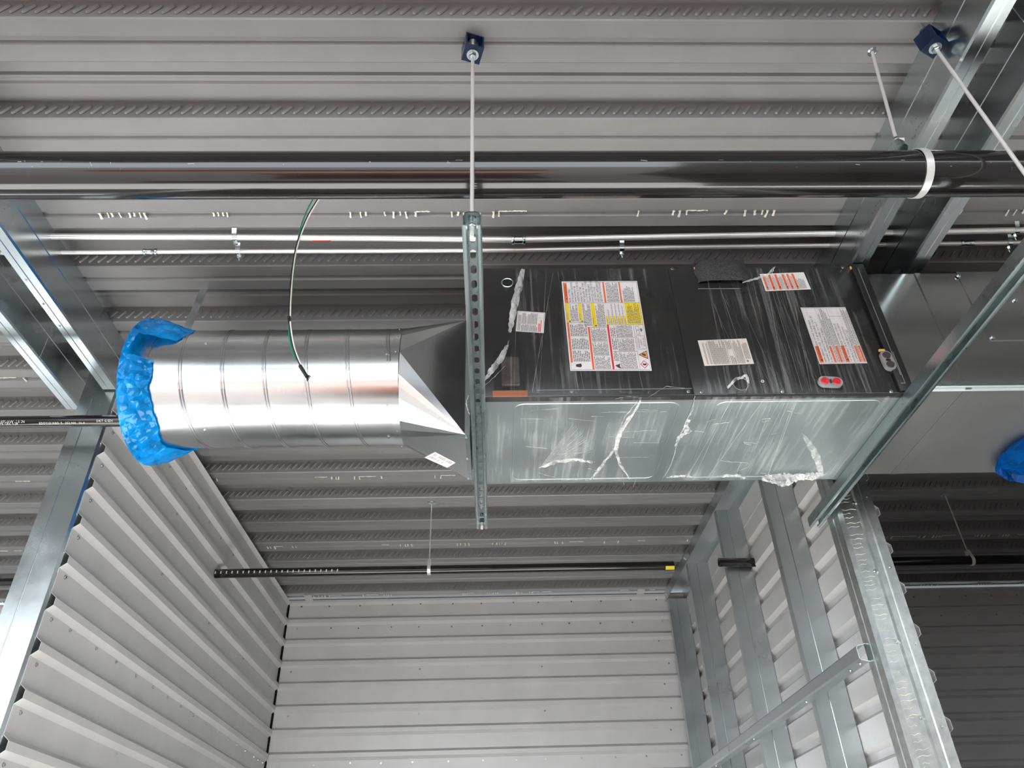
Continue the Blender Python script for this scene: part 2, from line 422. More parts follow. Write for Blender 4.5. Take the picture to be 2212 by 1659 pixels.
# jamb: C post closed toward the corridor
jamb = [(XR+0.030, YP+0.115), (XR-0.001, YP+0.115), (XR-0.001, YP+0.075), (XR+0.003, YP+0.070), (XR-0.001, YP+0.065), (XR-0.001, YP+0.026), (XR+0.010, YP+0.012), (XR+0.012, YP+0.024), (XR+0.075, YP+0.024),
        (XR+0.080, YP+0.014), (XR+0.100, YP+0.014), (XR+0.104, YP+0.018), (XR+0.108, YP+0.014), (XRP-0.002, YP+0.014), (XRP-0.002, YP+0.10)]
MB().sweep(thin(jamb, 0.002), 'z', FLOOR, 1.798).build('end_post', 'galv_marked', wr, auto=20)
for z in (1.26, 0.99, 0.74, 0.50): screw(wr, (XR+0.070, YP+0.021, z), (0, -1, 0), 1.0)
for z in (1.62, 1.28, 1.0, 0.73, 0.47): screw(wr, (XRP-0.018, YP+0.011, z), (0, -1, 0), 0.8)
st_ = MB(); rnd_ = random.Random(12)
for k in range(62):
    z = 0.30+1.25*(k+rnd_.uniform(0, .8))/62; x0 = XR+0.014+rnd_.uniform(0, .006); L_ = rnd_.uniform(0.028, 0.058); n_ = 7
    st_.tube([Vector((x0+L_*i/n_, YP+0.0222, z+0.0022*math.sin(i*1.3+k)+0.004*i/n_)) for i in range(n_+1)], [rnd_.uniform(.0003, .0011) for i in range(n_+1)], 5)
st_.build('slurry_streaks', 'slurry', wr)['kind'] = 'stuff'
ch = thin([(XR-0.002, 0.700), (XR-0.030, 0.706), (XR-0.036, 0.712), (XR-0.036, 0.748), (XR-0.030, 0.754), (XR-0.002, 0.760)], 0.0018)
MB().sweep(ch, 'y', YP+0.105, YB-0.03).build('mid_rail', 'galv_stud', wr, auto=20)
for yy in (2.69, 2.78, 3.25, 4.02, 4.80): screw(wr, (XR-0.022, yy, 0.702), (0, 0.1, -1), 0.95)
for yy in SY: screw(wr, (XR-0.001, yy+0.02, 1.95), (-1, 0, 0), 1.0); screw(wr, (XR-0.001, yy+0.05, 1.97), (-1, 0, 0), 1.0)

# rear wall and sheets of the neighbouring room, darker because no daylight reaches it
wn = struct(empty('wall_back_neighbor', (3, YB, FLOOR)))
back_sheets(wn, XRP+0.03, DX1, 'wall_sheet')
for k in range(7): screw(wn, (3.2+0.2*k, YB-0.003, 1.93), (0, -1, 0), 0.9); screw(wn, (3.15+0.21*k, YB-0.003, 1.785), (0, -1, 0), 0.9)
wn2 = struct(empty('wall_back_far_left', (-3, YB, FLOOR)))
back_sheets(wn2, DX0, XL-0.16, 'wall_sheet')
# enclosing walls out of view: corridor side with the wide door opening the daylight comes through
YD = -1.6
wf = struct(empty('wall_front', (0, YD, FLOOR)))
MB().box(1.15, DX1, YD-0.1, YD, FLOOR, ZL).build('wall_block', 'wall_sheet', wf)
MB().box(DX0, -3.9, YD-0.1, YD, FLOOR, ZL).build('wall_block', 'wall_sheet', wf)
wq = struct(empty('added_light_block', (3, 2.6, FLOOR)))  # unseen partitions added to keep light out of the neighbouring room
MB().box(XRP+0.06, DX1, 2.58, 2.62, FLOOR, -0.25).build('wall_block', 'wall_sheet', wq)
MB().box(3.25, DX1, 2.58, 2.62, -0.25, ZL).build('wall_block', 'wall_sheet', wq)
MB().box(3.25, 3.3, YD, 2.6, FLOOR, ZL).build('wall_block', 'wall_sheet', wq)
struct(MB().box(DX1-0.02, DX1+0.08, YD, YB+0.1, FLOOR, ZL).build('wall_far_right', 'wall_sheet'))
struct(MB().box(DX0-0.08, DX0+0.02, YD, YB+0.1, FLOOR, ZL).build('wall_far_left', 'wall_sheet'))

# ------------------------------------------------------------------ roof joists (pairs of C sections)
def joist(xw, d, name_label, y0, y1, h=0.199):
    """web at xw, flanges towards d"""
    b_ = 0.058*d; z1 = ZL-0.001; z0 = z1-h
    line = [(xw+b_, z1-0.016), (xw+b_, z1), (xw, z1), (xw, z0+0.112), (xw+0.003*d, z0+0.109), (xw, z0+0.106), (xw, z0+0.006), (xw+0.004*d, z0), (xw+b_*0.52, z0), (xw+b_*0.56, z0+0.002), (xw+b_*0.60, z0), (xw+b_-0.003*d, z0), (xw+b_, z0+0.004), (xw+b_, z0+0.018)]
    o = empty('roof_joist', (xw, (y0+y1)/2, z0)); MB().sweep(thin(line, 0.0024), 'y', y0, y1).build('c_section', 'galv', o, auto=20)
    return tag(o, name_label, 'joist', 'steel joists under the deck')
j1 = joist(1.238, 1, 'galvanized C joist passing just above the end of the black air handler', -1.0, YP-0.004)
j2 = joist(1.445, 1, 'galvanized C joist beyond its twin above the plain rectangular duct', -1.0, YP+0.01)
j3 = joist(-1.511, -1, 'galvanized C joist meeting the post beside the blue plastic bag', -1.0, YP-0.012)
j4 = joist(-1.720, -1, 'outer galvanized C joist with white scratch lines, beyond its twin near bag', -1.0, YP+0.13)
for p in ((1.262, 1.72, 1.8), ): pass
for yy in (1.90, 2.02, 2.14): screw(j3, (-1.556, yy, 1.799), (0, 0, -1), 0.9)
for k in range(46):
    if k % 7 in (5, 6): continue
    y = 1.30+k*0.0135; MB().box(1.2362, 1.2372, y, y+0.006, 1.822+0.004*(k % 3), 1.8235+0.004*(k % 3)).build('ink_mark', 'ink', j1)
# pencil scratches on the far web
for (a, b_) in (((-1.719, 1.93, 1.86), (-1.719, 1.93, 1.81)), ((-1.719, 1.98, 1.86), (-1.719, 1.98, 1.81)), ((-1.719, 2.33, 1.90), (-1.719, 2.33, 1.81))):
    MB().box(-1.7212, -1.7185, a[1]-0.0012, a[1]+0.0012, b_[2], a[2]).build('scratch_line', 'pipe_ink', j4)
# blocking plate between the near joists at the top of the view
o = MB(); o.sweep(thin([(0.78, 1.86), (0.78, 1.792), (0.985, 1.792), (0.985, 1.86)], 0.003), 'x', 1.335, 1.44)
tag(o.build('blocking', 'galv'), 'short bright galvanized blocking between the paired joists above the rectangular duct', 'blocking')

# ------------------------------------------------------------------ big black pipe with its hanger
PYc, PZc, PRr = 1.22, 1.502, 0.0572
pipe = empty('black_pipe', (0, PYc, PZc))
MB().tube([(-2.6, PYc, PZc), (0, PYc, PZc-0.002), (3.2, PYc, PZc)], PRr, 48, False).build('pipe_wall', 'pipe_black', pipe)
def on_pipe(px, py, r=PRr+0.0004):
    d = ray(px, py); a = d.y**2+d.z**2; b_ = -2*(d.y*PYc+d.z*PZc); c = PYc**2+PZc**2-r*r
    q = b_*b_-4*a*c
    t = (-b_-math.sqrt(max(q, 0)))/(2*a); return d*t
sc = MB()
for _ in range(150):       # scuffs and chalk scratches on the paint
    px = random.uniform(5, 2200); py = random.uniform(345, 420); n = random.uniform(2, 16); an = random.choice([0, 0, 0.1, 1.4, 1.6, 1.2])
    q = [on_pipe(px+math.cos(an)*n*t, py+math.sin(an)*n*t) for t in (0, 0.5, 1)]
    sc.tube(q, random.uniform(0.00015, 0.0005), 4)
sc.build('scuff_marks', 'pipe_ink', pipe)['kind'] = 'stuff'
tag(pipe, 'thick glossy black steel pipe with scuffs crossing the whole view', 'pipe')

hx = pY(2024, 372, PYc-PRr).x
hg = empty('pipe_hanger', (hx, PYc, PZc))
pts = []
for i in range(41):
    g = R(-62)+R(304)*i/40                     # around the pipe, open at the top
    pts.append((PYc+math.sin(g+math.pi)*(PRr+0.003), PZc+math.cos(g+math.pi)*(PRr+0.003)))
topz = PZc+0.135
pts = [(PYc+0.006, topz)]+pts+[(PYc-0.006, topz), (PYc+0.006, topz)]
prof = thin(pts[:-1], 0.0022)
mb = MB(); n = len(prof); mb.sweep(prof, 'x', hx-0.0095, hx+0.0095)
mb.build('strap', 'bright_steel', hg)
dr = pz(1885, 112, ZL)
tz = Vector((hx-0.012, PYc, topz-0.02))
MB().tube([Vector((dr.x, dr.y, ZL+0.01)), tz], 0.0047, 10).build('rod', 'bright_steel', hg)
m = MB(); hexprism(m, (hx-0.010, PYc, topz-0.004), (0, 0, 1), 0.010, 0.009); m.lathe((hx-0.010, PYc, topz-0.04), (0, 0, 1), [(0, 0.018), (0.02, 0.016), (0.036, 0.008)], 16, True)
m.build('knurled_nut', 'zinc', hg)
m = MB(); m.lathe((dr.x, dr.y, ZL-0.0015), (0, 0, 1), [(0, 0.0085), (-0.001, 0.010), (0.0015, 0.0145)], 20); m.build('hole_rim', 'galv', hg)
tag(hg, 'steel strap hanger on a thin rod looped around the thick black pipe', 'hanger')

# ------------------------------------------------------------------ strut channels
UH = 1.2655                      # underside of the air handler = top of the struts
def strut(x, y0, y1, slots, label):
    o = empty('strut_channel', (x, (y0+y1)/2, UH-0.041))
    h, w, t = 0.041, 0.0205, 0.0026; z1 = UH-0.001
    side = [(-w+0.0095, -h+0.0075), (-w+0.0095, -h+0.0025), (-w+0.007, -h), (-w+0.0025, -h), (-w, -h+0.0025), (-w, -0.003), (-w+0.003, 0), (-0.0135, 0)]
    for sg in (1, -1):
        MB().sweep(thin([(x+sg*p, z1+q-t/2) for p, q in side], t), 'y', y0, y1).build('side_wall', 'strut_metal', o, auto=35)
    mb = MB(); za, zb = z1-t, z1
    xa, xb = x-0.0137, x+0.0137
    if not slots: mb.box(xa, xb, y0, y1, za, zb)
    else:
        pit = 0.0508; n = int((y1-y0)/pit); yy = y0; st = 0.0
        first = y0+0.010
        k = 0
        while yy < y1-1e-4:
            ye = min(yy+pit, y1); c = (yy+ye)/2; L, r = 0.0075, 0.0069
            if ye-yy < 0.045: mb.box(xa, xb, yy, ye, za, zb); break
            inn = []; out = []
            for i in range(24):
                g = 2*math.pi*i/24
                inn.append((x+math.cos(g)*r, c+math.sin(g)*r+(L if math.sin(g) > 1e-6 else -L if math.sin(g) < -1e-6 else 0)))
                ex, ey = math.cos(g), math.sin(g); sc_ = 1/max(abs(ex)/0.0137, abs(ey)/((ye-yy)/2))
                out.append((x+ex*sc_, c+ey*sc_))
            vs = [(p[0], p[1], z) for z in (za, zb) for p in inn+out]
            fs = []
            for i in range(24):
                j = (i+1) % 24
                fs += [(i, j, 24+j, 24+i), (48+i, 72+i, 72+j, 48+j), (i, 48+i, 48+j, j)]
            mb.add(vs, fs); yy = ye
    mb.build('slotted_back' if slots else 'back', 'strut_metal', o)
    return tag(o, label, 'strut', 'strut channels under the air handler')
strut(-0.035, 1.127, 2.668, True, 'slotted galvanized strut channel under the square end of the air handler, bolt in its end')
strut(1.2625, 1.10, 2.703, False, 'plain dark-slotted strut channel slanting past the rectangular duct')
def hanger_rod(x, y0, z0, x1, y1, z1, label):
    o = empty('threaded_rod', (x, y0, z0))
    MB().tube([(x, y0, z0), (x1, y1, z1)], 0.0048, 12).build('rod', 'bright_steel', o)
    m = MB(); hexprism(m, (x, y0, UH-0.006), (0, 0, -1), 0.0098, 0.016); m.build('nut', 'zinc', o); m = MB(); hexprism(m, (x, y0, UH-0.022), (0, 0, -1), 0.0098, 0.009); m.build('nut', 'zinc', o)
    m = MB(); hexprism(m, (x, y0, UH+0.002), (0, 0, 1), 0.0098, 0.009); m.build('nut', 'zinc', o)
    if z1 > 1.8:
        zt = z1 if z1 > 1.95 else z1+0.053
        m = MB(); hexprism(m, (x1, y1, zt-0.062), (0, 0, -1), 0.0105, 0.012); m.build('nut', 'zinc', o); m = MB(); m.lathe((x1, y1, zt-0.0565), (0, 0, -1), [(0, 0.0165), (0.0055, 0.0165)], 20, True); m.build('washer', 'zinc', o)
        m = MB(); hexprism(m, (x1, y1, zt-0.048), (0, 0, 1), 0.0100, 0.012); m.build('nut', 'zinc', o); m = MB(); m.lathe((x1, y1, zt-0.006), (0, 0, -1), [(0, 0.0165), (0.003, 0.0165)], 20, True); m.build('washer', 'zinc', o)
    return tag(o, label, 'rod', 'hanger rods of the strut channels')
B1 = (-0.0375, 1.168); B2 = (1.205, 1.110)
hanger_rod(-0.035, 1.146, UH-0.062, B1[0], B1[1], ZL, 'bright threaded rod dropping from a blue box to the slotted strut')
hanger_rod(1.262, 1.13, UH-0.060, B2[0], B2[1], 1.89, 'threaded rod from the blue box beside the joist, leaning across the pipe end')
hanger_rod(-0.035, 2.645, UH-0.055, -0.035, 2.645, 1.60, 'short bolt hanging in the far end of the slotted strut')
def blue_box(c, ang, label, ztop=ZL):
    M = Matrix.Translation((c[0], c[1], ztop-0.029)) @ Matrix.Rotation(R(ang), 4, 'Z'); s = 0.0255; t = 0.004
    m = MB(); m.box(-s, s, -s, s, -0.0275, -0.0275+t, M); m.box(-s, s, -s, s, 0.0285-t, 0.0285, M)
    m.box(-s, -s+t, -s, s, -0.0235, 0.0245, M); m.box(s-t, s, -s, s, -0.0235, 0.0245, M)
    o = m.build('tube_bracket', 'blue_box')
    if ztop < ZL:
        q = MB(); q.tube([(c[0], c[1], ztop-0.012), (c[0], c[1], ZL+0.004)], 0.0055, 12); q.build('stud_bolt', 'zinc', o)
        q = MB(); hexprism(q, (c[0], c[1], ztop), (0, 0, 1), 0.0105, 0.010); q.build('nut', 'zinc', o)
        q = MB(); q.lathe((c[0], c[1], ztop+0.022), (0, 0, 1), [(0, 0.013), (0.004, 0.013)], 20, True); q.build('washer', 'zinc', o)
    return tag(o, label, 'bracket', 'dark blue boxes at the hanger rods')
blue_box(B1, 17, 'dark blue square tube bracket alone on the deck, open face showing a nut')
blue_box(B2, 26, 'dark blue square tube bracket at the edge of the joist', 1.943)

# ------------------------------------------------------------------ conduits along the deck
def conduit(path, r, z, label, couplings, straps, grp):
    P = [pz(a, b_, z) for a, b_ in path]
    P = [Vector((-2.4, P[0].y, z))]+P+[Vector((3.0, P[-1].y, z))]
    o = empty('conduit', (0, P[1].y, z))
    MB().tube(P, r, 20).build('tube', 'bright_steel', o)
    def at(px):
        best = None
        for a, b_ in zip(P[:-1], P[1:]):
            for k in range(0, 41):
                q = a.lerp(b_, k/40); c = q.dot(FWD); x = 1106+FPX*q.dot(RT)/c
                if best is None or abs(x-px) < best[0]: best = (abs(x-px), q)
        return best[1]
    for cx in couplings:
        q = at(cx); m = MB()
        m.lathe(q-Vector((0.025, 0, 0)), (1, 0, 0), [(0, r), (0.001, r*1.45), (0.004, r*1.6), (0.008, r*1.6), (0.011, r*1.32), (0.039, r*1.32), (0.042, r*1.6), (0.046, r*1.6), (0.049, r*1.45), (0.05, r)], 16)
        m.build('coupling', 'zinc', o)
    for k, sx in enumerate(straps):
        q = at(sx); e = empty('conduit_clip', (q.x, q.y, z))
        m = MB(); pr = [(q.y-r-0.012, z+0.022), (q.y-r-0.004, z+0.006)]+[(q.y+math.cos(R(g))*(r+0.002), z+math.sin(R(g))*(r+0.002)) for g in range(180, 331, 15)]+[(q.y+r+0.006, z-r*0.4), (q.y+r+0.008, z-0.012)]
        m.sweep(thin(pr, 0.0018), 'x', q.x-0.008, q.x+0.008); m.build('band', 'zinc', e)
        m = MB(); hexprism(m, (q.x, q.y+r+0.004, z-0.008), (0.1, 0.35, -1), 0.0075, 0.010); m.tube([(q.x, q.y+r+0.008, z-0.016), (q.x+0.002, q.y+r+0.012, z-0.028)], 0.0025, 8); m.build('bolt', 'zinc', e)
        tag(e, grp[k], 'clip', 'clips on the conduits')
    return o, P
c1, P1 = conduit([(140, 511), (500, 512.5), (800, 514.5), (1120, 518), (1450, 511), (1790, 505), (2060, 500), (2205, 497)], 0.0106, 1.974, '', (1121,), (505, 2193), ['metal clip on the thicker conduit, beside the small white tag', 'metal clip on the thicker conduit past the paired joists'])
tag(c1, 'thicker galvanized conduit running along the deck, with a small white tag', 'conduit', 'pair of conduits on the deck')
c2, P2 = conduit([(150, 545), (500, 543), (800, 542), (1120, 540), (1450, 534), (1790, 530), (2060, 526), (2205, 524)], 0.0085, 1.974, '', (322, 2088), (518, 1342, 2178), ['metal clip on the thinner conduit, next to the other clip', 'lone metal clip on the thinner conduit above the big warning label', 'metal clip on the thinner conduit past the paired joists'])
tag(c2, 'thinner galvanized conduit running along the deck below the thicker one', 'conduit', 'pair of conduits on the deck')
qa, qb = pz(672, 512, 1.962), pz(713, 514, 1.962)
m = MB(); rr = 0.0110
def arc_patch(mb, x0, x1, yc, zc, r, g0, g1, n=6):
    vs = []; 
    for x in (x0, x1):
        for i in range(n+1):
            g = R(g0+(g1-g0)*i/n); vs.append((x, yc+math.cos(g)*r, zc+math.sin(g)*r))
    mb.add(vs, [(i, i+1, n+2+i, n+1+i) for i in range(n)])
yc = 1.0*min(P1, key=lambda p: abs(p.x-qa.x)).y
lb = MB(); arc_patch(lb, qa.x, qb.x, yc, 1.974, rr, 165, 262); tagp = lb.build('price_tag', 'label_white', c1)
lb = MB(); arc_patch(lb, qa.x, qb.x, yc, 1.974, rr+0.0002, 262, 285); lb.build('red_stripe', 'red_print', tagp)
lb = MB()
for i in range(3):
    for j in range(6): arc_patch(lb, qa.x+0.050+j*0.0045, qa.x+0.053+j*0.0045, yc, 1.974, rr+0.0003, 190+i*20, 202+i*20, 2)
for j in range(5): arc_patch(lb, qa.x+0.008+j*0.006, qa.x+0.012+j*0.006, yc, 1.974, rr+0.0003, 195, 210, 2)
lb.build('print', 'ink_grey', tagp)

# ------------------------------------------------------------------ loose wires
we = empty('wire_whip', tuple(pY(625, 680, 1.62)))
def wire(off, name, mat, pts, y0=1.60, r=0.0021, parent=we):
    P = [pY(a+off[0], b_+off[1], y0+0.0*k) for k, (a, b_) in enumerate(pts)]
    Q = []
    for i in range(len(P)-1):       # Catmull-Rom
        p0, p1, p2, p3 = P[max(i-1, 0)], P[i], P[i+1], P[min(i+2, len(P)-1)]
        for t in (0, .2, .4, .6, .8):
            Q.append(0.5*((2*p1)+(p2-p0)*t+(2*p0-5*p1+4*p2-p3)*t*t+(3*p1-p0-3*p2+p3)*t**3))
    Q.append(P[-1]); return MB().tube(Q, r, 8).build(name, mat, parent)
main = [(752, 352), (735, 366), (712, 392), (684, 434), (663, 470), (645, 515), (634, 560), (627, 625), (624.5, 685), (626, 710), (632, 745), (641, 772), (650, 793)]
wire((0, 0), 'wire', 'wire_black', main)
wire((2.6, 0.6), 'wire', 'wire_white', main)
gp = [(746, 354), (728, 368), (700, 395), (674, 434), (660, 462), (650, 490), (645, 512), (641, 530), (637, 570), (631, 625), (626, 680), (624.5, 712), (628, 745), (634, 765), (640, 778)]
wire((0, 0), 'wire', 'wire_green', gp, 1.605)
wire((1, 0), 'tape', 'rubber', [(623, 684), (624.5, 694)], 1.598, 0.0048)
wire((1, 0), 'tape', 'rubber', [(647, 790), (655, 803), (662, 814)], 1.598, 0.0048)
m = MB()
for k in range(4):
    a = pY(662+k*1.5, 813-k*0.8, 1.598); b_ = pY(664+k*2.2, 823-k*3.0, 1.598); m.tube([a, b_], 0.0016, 6)
m.build('wire_ends', 'wire_black', we)
tag(we, 'green, black and white wires hanging loose with taped ends before the round duct', 'wires')

# ------------------------------------------------------------------ spiral duct
DYc, DZc, DR = 2.172, 1.535, 0.2032
def on_duct(px, py, r=DR):
    d = ray(px, py); a = d.y**2+d.z**2; b_ = -2*(d.y*DYc+d.z*DZc); c = DYc**2+DZc**2-r*r
    return d*((-b_-math.sqrt(max(b_*b_-4*a*c, 0)))/(2*a))
XD0 = on_duct(327, 842).x; XD1 = on_duct(852, 842).x
dct = empty('spiral_duct', ((XD0+XD1)/2, DYc, DZc))
m = MB(); n = 72; seg = [XD0+(XD1-XD0)*i/14 for i in range(15)]
m.lathe((0, DYc, DZc), (1, 0, 0), [(x, DR) for x in seg], n); m.build('duct_wall', 'galv_duct', dct)
m = MB(); m.lathe((0, DYc, DZc), (1, 0, 0), [(XD0+0.002, DR-0.0015), (XD1-0.002, DR-0.0015)], n); m.build('duct_lining', 'galv_duct', dct)
pitch = 0.1345; xs = on_duct(390, 842).x
lip = MB(); first = True
for k in range(-1, 6):
    for half in (0,):
        pts = []
        for i in range(0, 73):
            g = 2*math.pi*i/72           # angle from facing-camera side
            x = xs+k*pitch+pitch*(i/72)
            if x < XD0+0.006 or x > XD1-0.02: continue
            a = R(215)+g
            pts.append(Vector((x, DYc+math.cos(a)*(DR+0.0006), DZc+math.sin(a)*(DR+0.0006))))
        if len(pts) > 2:
            for dx in (-0.0042, 0.0042): lip.tube([p+Vector((dx, 0, 0)) for p in pts], 0.0025, 8)
lip.build('spiral_seam', 'galv_duct', dct)
col = MB(); col.lathe((0, DYc, DZc), (1, 0, 0), [(XD0-0.075, DR-0.003), (XD0-0.028, DR-0.003), (XD0-0.026, DR+0.001), (XD0-0.020, DR+0.001), (XD0-0.018, DR-0.002), (XD0+0.004, DR-0.002)], n)
col.build('end_sleeve', 'galv_duct', dct)
for px, py in ((445, 741), (440, 929), (836, 764), (840, 943), (836, 878)): q = on_duct(px, py); nn = Vector((0, q.y-DYc, q.z-DZc)); screw(dct, q, nn, 1.0)
tag(dct, 'round spiral-seam galvanized duct with a blue plastic cover over its open end', 'duct')
# strap hanger of the round duct
sa = pz(446, 628, ZL+0.03); m = MB()
xa = sa.x; top = (2.165, ZL+0.05)
pts = [Vector((xa+0.012, 2.168, ZL+0.045)), Vector((xa-0.006, 2.168, 1.87)), Vector((xa-0.022, 2.172, DZc+DR+0.004))]
vs = []
for p in pts: vs += [p+Vector((-0.0145, 0, 0)), p+Vector((0.0145, 0, 0)), p+Vector((-0.0145, 0.0012, 0)), p+Vector((0.0145, 0.0012, 0))]
fs = []
for k in range(2):
    a = 4*k; fs += [(a, a+1, a+5, a+4), (a+2, a+6, a+7, a+3), (a, a+4, a+6, a+2), (a+1, a+3, a+7, a+5)]
m.add(vs, fs)
m.lathe((pts[2].x, DYc, DZc), (1, 0, 0), [(-0.014, DR+0.0022), (0.014, DR+0.0022)], 48)
so = m.build('hanger_strap', 'galv')
tag(so, 'flat galvanized strap hanging from a slot in the deck to the round duct', 'strap')
hs = MB(); hs.box(xa-0.016, xa+0.018, 2.120, 2.166, ZH-0.0105, ZH-0.0095); hs.build('slot_hole', 'hole_black', so)

# ------------------------------------------------------------------ square-to-round transition
XT1 = -0.079; RY0, RY1, RZ0, RZ1 = 2.058, 2.352, 1.268, 1.743
tr = empty('duct_transition', ((XD1+XT1)/2, DYc, DZc))
m = MB(); N = 32; XC = XD1+0.012
ring = [(XC, DYc+math.cos(2*math.pi*i/N)*(DR+0.002), DZc+math.sin(2*math.pi*i/N)*(DR+0.002)) for i in range(N)]
cor = [(XT1, RY1, RZ1), (XT1, RY0, RZ1), (XT1, RY0, RZ0), (XT1, RY1, RZ0)]
vs = ring+cor; fs = []; q = N//4
for c in range(4):
    for i in range(q): fs.append((c*q+i, (c*q+i+1) % N, N+c))
    fs.append((((c+1)*q) % N, N+(c+1) % 4, N+c))
# keep the fan coarse: facets four segments wide, as folded on a brake
fs = []
for c in range(4):
    for i in range(0, q, 2):
        fs.append((c*q+i, c*q+i+1, (c*q+i+2) % N, N+c))
    fs.append((((c+1)*q) % N, N+(c+1) % 4, N+c))
m.add(vs, fs); body = m.build('folded_body', 'galv_duct', tr, smooth=False)
m = MB(); m.lathe((0, DYc, DZc), (1, 0, 0), [(XD1-0.012, DR+0.0030), (XD1+0.012, DR+0.0030), (XD1+0.014, DR+0.001)], 64); cb = m.build('collar', 'galv_duct', tr)
for k in range(12):
    g = R(120+20*k); screw(tr, (XD1+0.001, DYc+math.cos(g)*(DR+0.003), DZc+math.sin(g)*(DR+0.003)), (0, math.cos(g), math.sin(g)), 0.55)
m = MB()
m.box(XT1-0.001, XT1+0.014, RY0-0.003, RY1+0.003, RZ0-0.003, RZ0); m.box(XT1-0.001, XT1+0.014, RY0-0.003, RY1+0.003, RZ1, RZ1+0.003)
m.box(XT1-0.001, XT1+0.014, RY0-0.003, RY0, RZ0, RZ1); m.box(XT1-0.001, XT1+0.014, RY1, RY1+0.003, RZ0, RZ1); m.build('flange', 'galv', tr)
for y in (2.075, 2.21, 2.345): screw(tr, (XT1+0.002, y, RZ0-0.003), (0, 0, -1), 0.9)
# shop sticker on the lower slope
pa, pb_, pc = Vector(vs[N+2]), Vector(vs[N+3]), Vector(ring[3*q])
nn = (pb_-pa).cross(pc-pa).normalized()
if nn.z > 0: nn = -nn
def onface(px, py):
    d = ray(px, py); return d*(pa.dot(nn)/d.dot(nn))+nn*0.0008
quad = [onface(940, 976), onface(984, 999), onface(966, 1010), onface(917, 988)]
st = MB().poly(quad).build('sticker', 'label_white', tr)
m = MB()
for k in range(14):
    for row, (v0, v1) in enumerate(((0.12, 0.42), (0.52, 0.78))):
        u = 0.08+k*0.062+random.uniform(-.01, .01)
        if random.random() < 0.2: continue
        def uv(u, v): return quad[0].lerp(quad[1], u).lerp(quad[3].lerp(quad[2], u), v)+nn*0.0004
        m.poly([uv(u, v0), uv(u+0.03, v0), uv(u+0.03, v1), uv(u, v1)])
m.build('print', 'ink_grey', st)
tag(tr, 'folded galvanized square-to-round transition joining the round duct to the unit', 'duct fitting')

# ------------------------------------------------------------------ blue plastic over the open end
bb = MB(); NA, NP = 110, 16
def fr(a, k): return math.sin(a*3+k)*0.4+math.sin(a*7+2*k)*0.3+math.sin(a*13+k*5)*0.2
prof = [(0.020, 0.2075), (0.012, 0.211), (0.004, 0.218), (-0.006, 0.226), (-0.016, 0.233), (-0.026, 0.239), (-0.036, 0.244), (-0.044, 0.2475), (-0.052, 0.250), (-0.058, 0.2515), (-0.063, 0.250), (-0.066, 0.244), (-0.068, 0.232), (-0.069, 0.20), (-0.071, 0.14), (-0.073, 0.07), (-0.074, 0.01)]
vs = []
for j, (dx, r) in enumerate(prof):
    for i in range(NA):
        a = 2*math.pi*i/NA
        x = XD0-0.022+dx; f = max(0, 1-j/8)
        sa_ = math.sin(a-R(55))               # stretched further along the duct above and below
        x += f*(0.075*max(0, abs(sa_)-0.72)/0.28+0.010*fr(a, 1.3)+0.006*fr(a*2.3, 4.1))
        w = 0.0 if j == 0 else (0.009 if j < 9 else 0.0025)
        rr = r+w*(0.6*fr(a, j*0.45)+0.5*fr(a*2.1, j*0.8+1)+0.35*math.sin(a*31+j*1.7))*0.7+random.uniform(-1, 1)*(0.0042 if 1 < j < 9 else 0.0016)
        if 2 < j < 13: rr += 0.010*max(0, -math.sin(a))*(j/12)
        vs.append((x, DYc+math.cos(a)*rr, DZc+math.sin(a)*rr-0.004))
fs = []
for j in range(len(prof)-1):
    for i in range(NA):
        a = 2*math.pi*(i+0.5)/NA
        gap = R(163) < a < R(188)           # slit where the sleeve shows through
        if gap and j < 7: continue
        fs.append((j*NA+i, j*NA+(i+1) % NA, (j+1)*NA+(i+1) % NA, (j+1)*NA+i))
bb.add(vs, fs)
bag = bb.build('plastic_cover', 'blue_plastic', auto=24)
tag(bag, 'crumpled bright blue plastic film stretched over the open end of the round duct', 'plastic cover', 'blue plastic covers')

# ------------------------------------------------------------------ rectangular duct past the unit
QX0, QX1, QY0, QY1, QZ0, QZ1 = 1.285, 3.2, 1.853, 2.392, 1.287, 1.760
rd = empty('rectangular_duct', (2.0, 2.1, QZ0))
m = MB(); m.box(QX0, QX1, QY0, QY1, QZ0, QZ1); m.build('duct_body', 'galv_rect', rd, smooth=False)
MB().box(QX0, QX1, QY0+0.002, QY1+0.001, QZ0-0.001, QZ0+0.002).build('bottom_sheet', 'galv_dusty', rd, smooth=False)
m = MB(); m.sweep(thin([(QY0-0.004, QZ0+0.020), (QY0-0.004, QZ0+0.004), (QY0+0.012, QZ0-0.004)], 0.003), 'x', QX0, QX1); m.build('corner_seam', 'galv', rd)
xs_ = pY(1982, 596, QY0).x
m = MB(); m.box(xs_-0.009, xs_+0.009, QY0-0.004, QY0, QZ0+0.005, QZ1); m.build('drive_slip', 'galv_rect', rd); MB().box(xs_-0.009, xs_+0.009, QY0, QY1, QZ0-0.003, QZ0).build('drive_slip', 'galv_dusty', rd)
xp0 = pY(2066, 592, QY0).x; zp0 = pY(2146, 736, QY0).z
m = MB(); m.box(xp0, xp0+0.55, QY0-0.003, QY0-0.0005, zp0, QZ1+0.006); ap = m.build('access_plate', 'galv_rect', rd, smooth=False)
for px, py in ((2071, 596), (2144, 729), (2193, 648)): q = pY(px, py, QY0-0.004); screw(ap, q, (0, -1, 0), 1.3)
m = MB(); q = pz(2110, 850, QZ0); m.tube([pz(2105, 846, QZ0-0.0005), pz(1950, 1020, QZ0-0.0005)], 0.0010, 6); m.build('cross_break', 'galv_dusty', rd)
tag(rd, 'plain rectangular sheet-metal duct continuing from the black unit', 'duct')
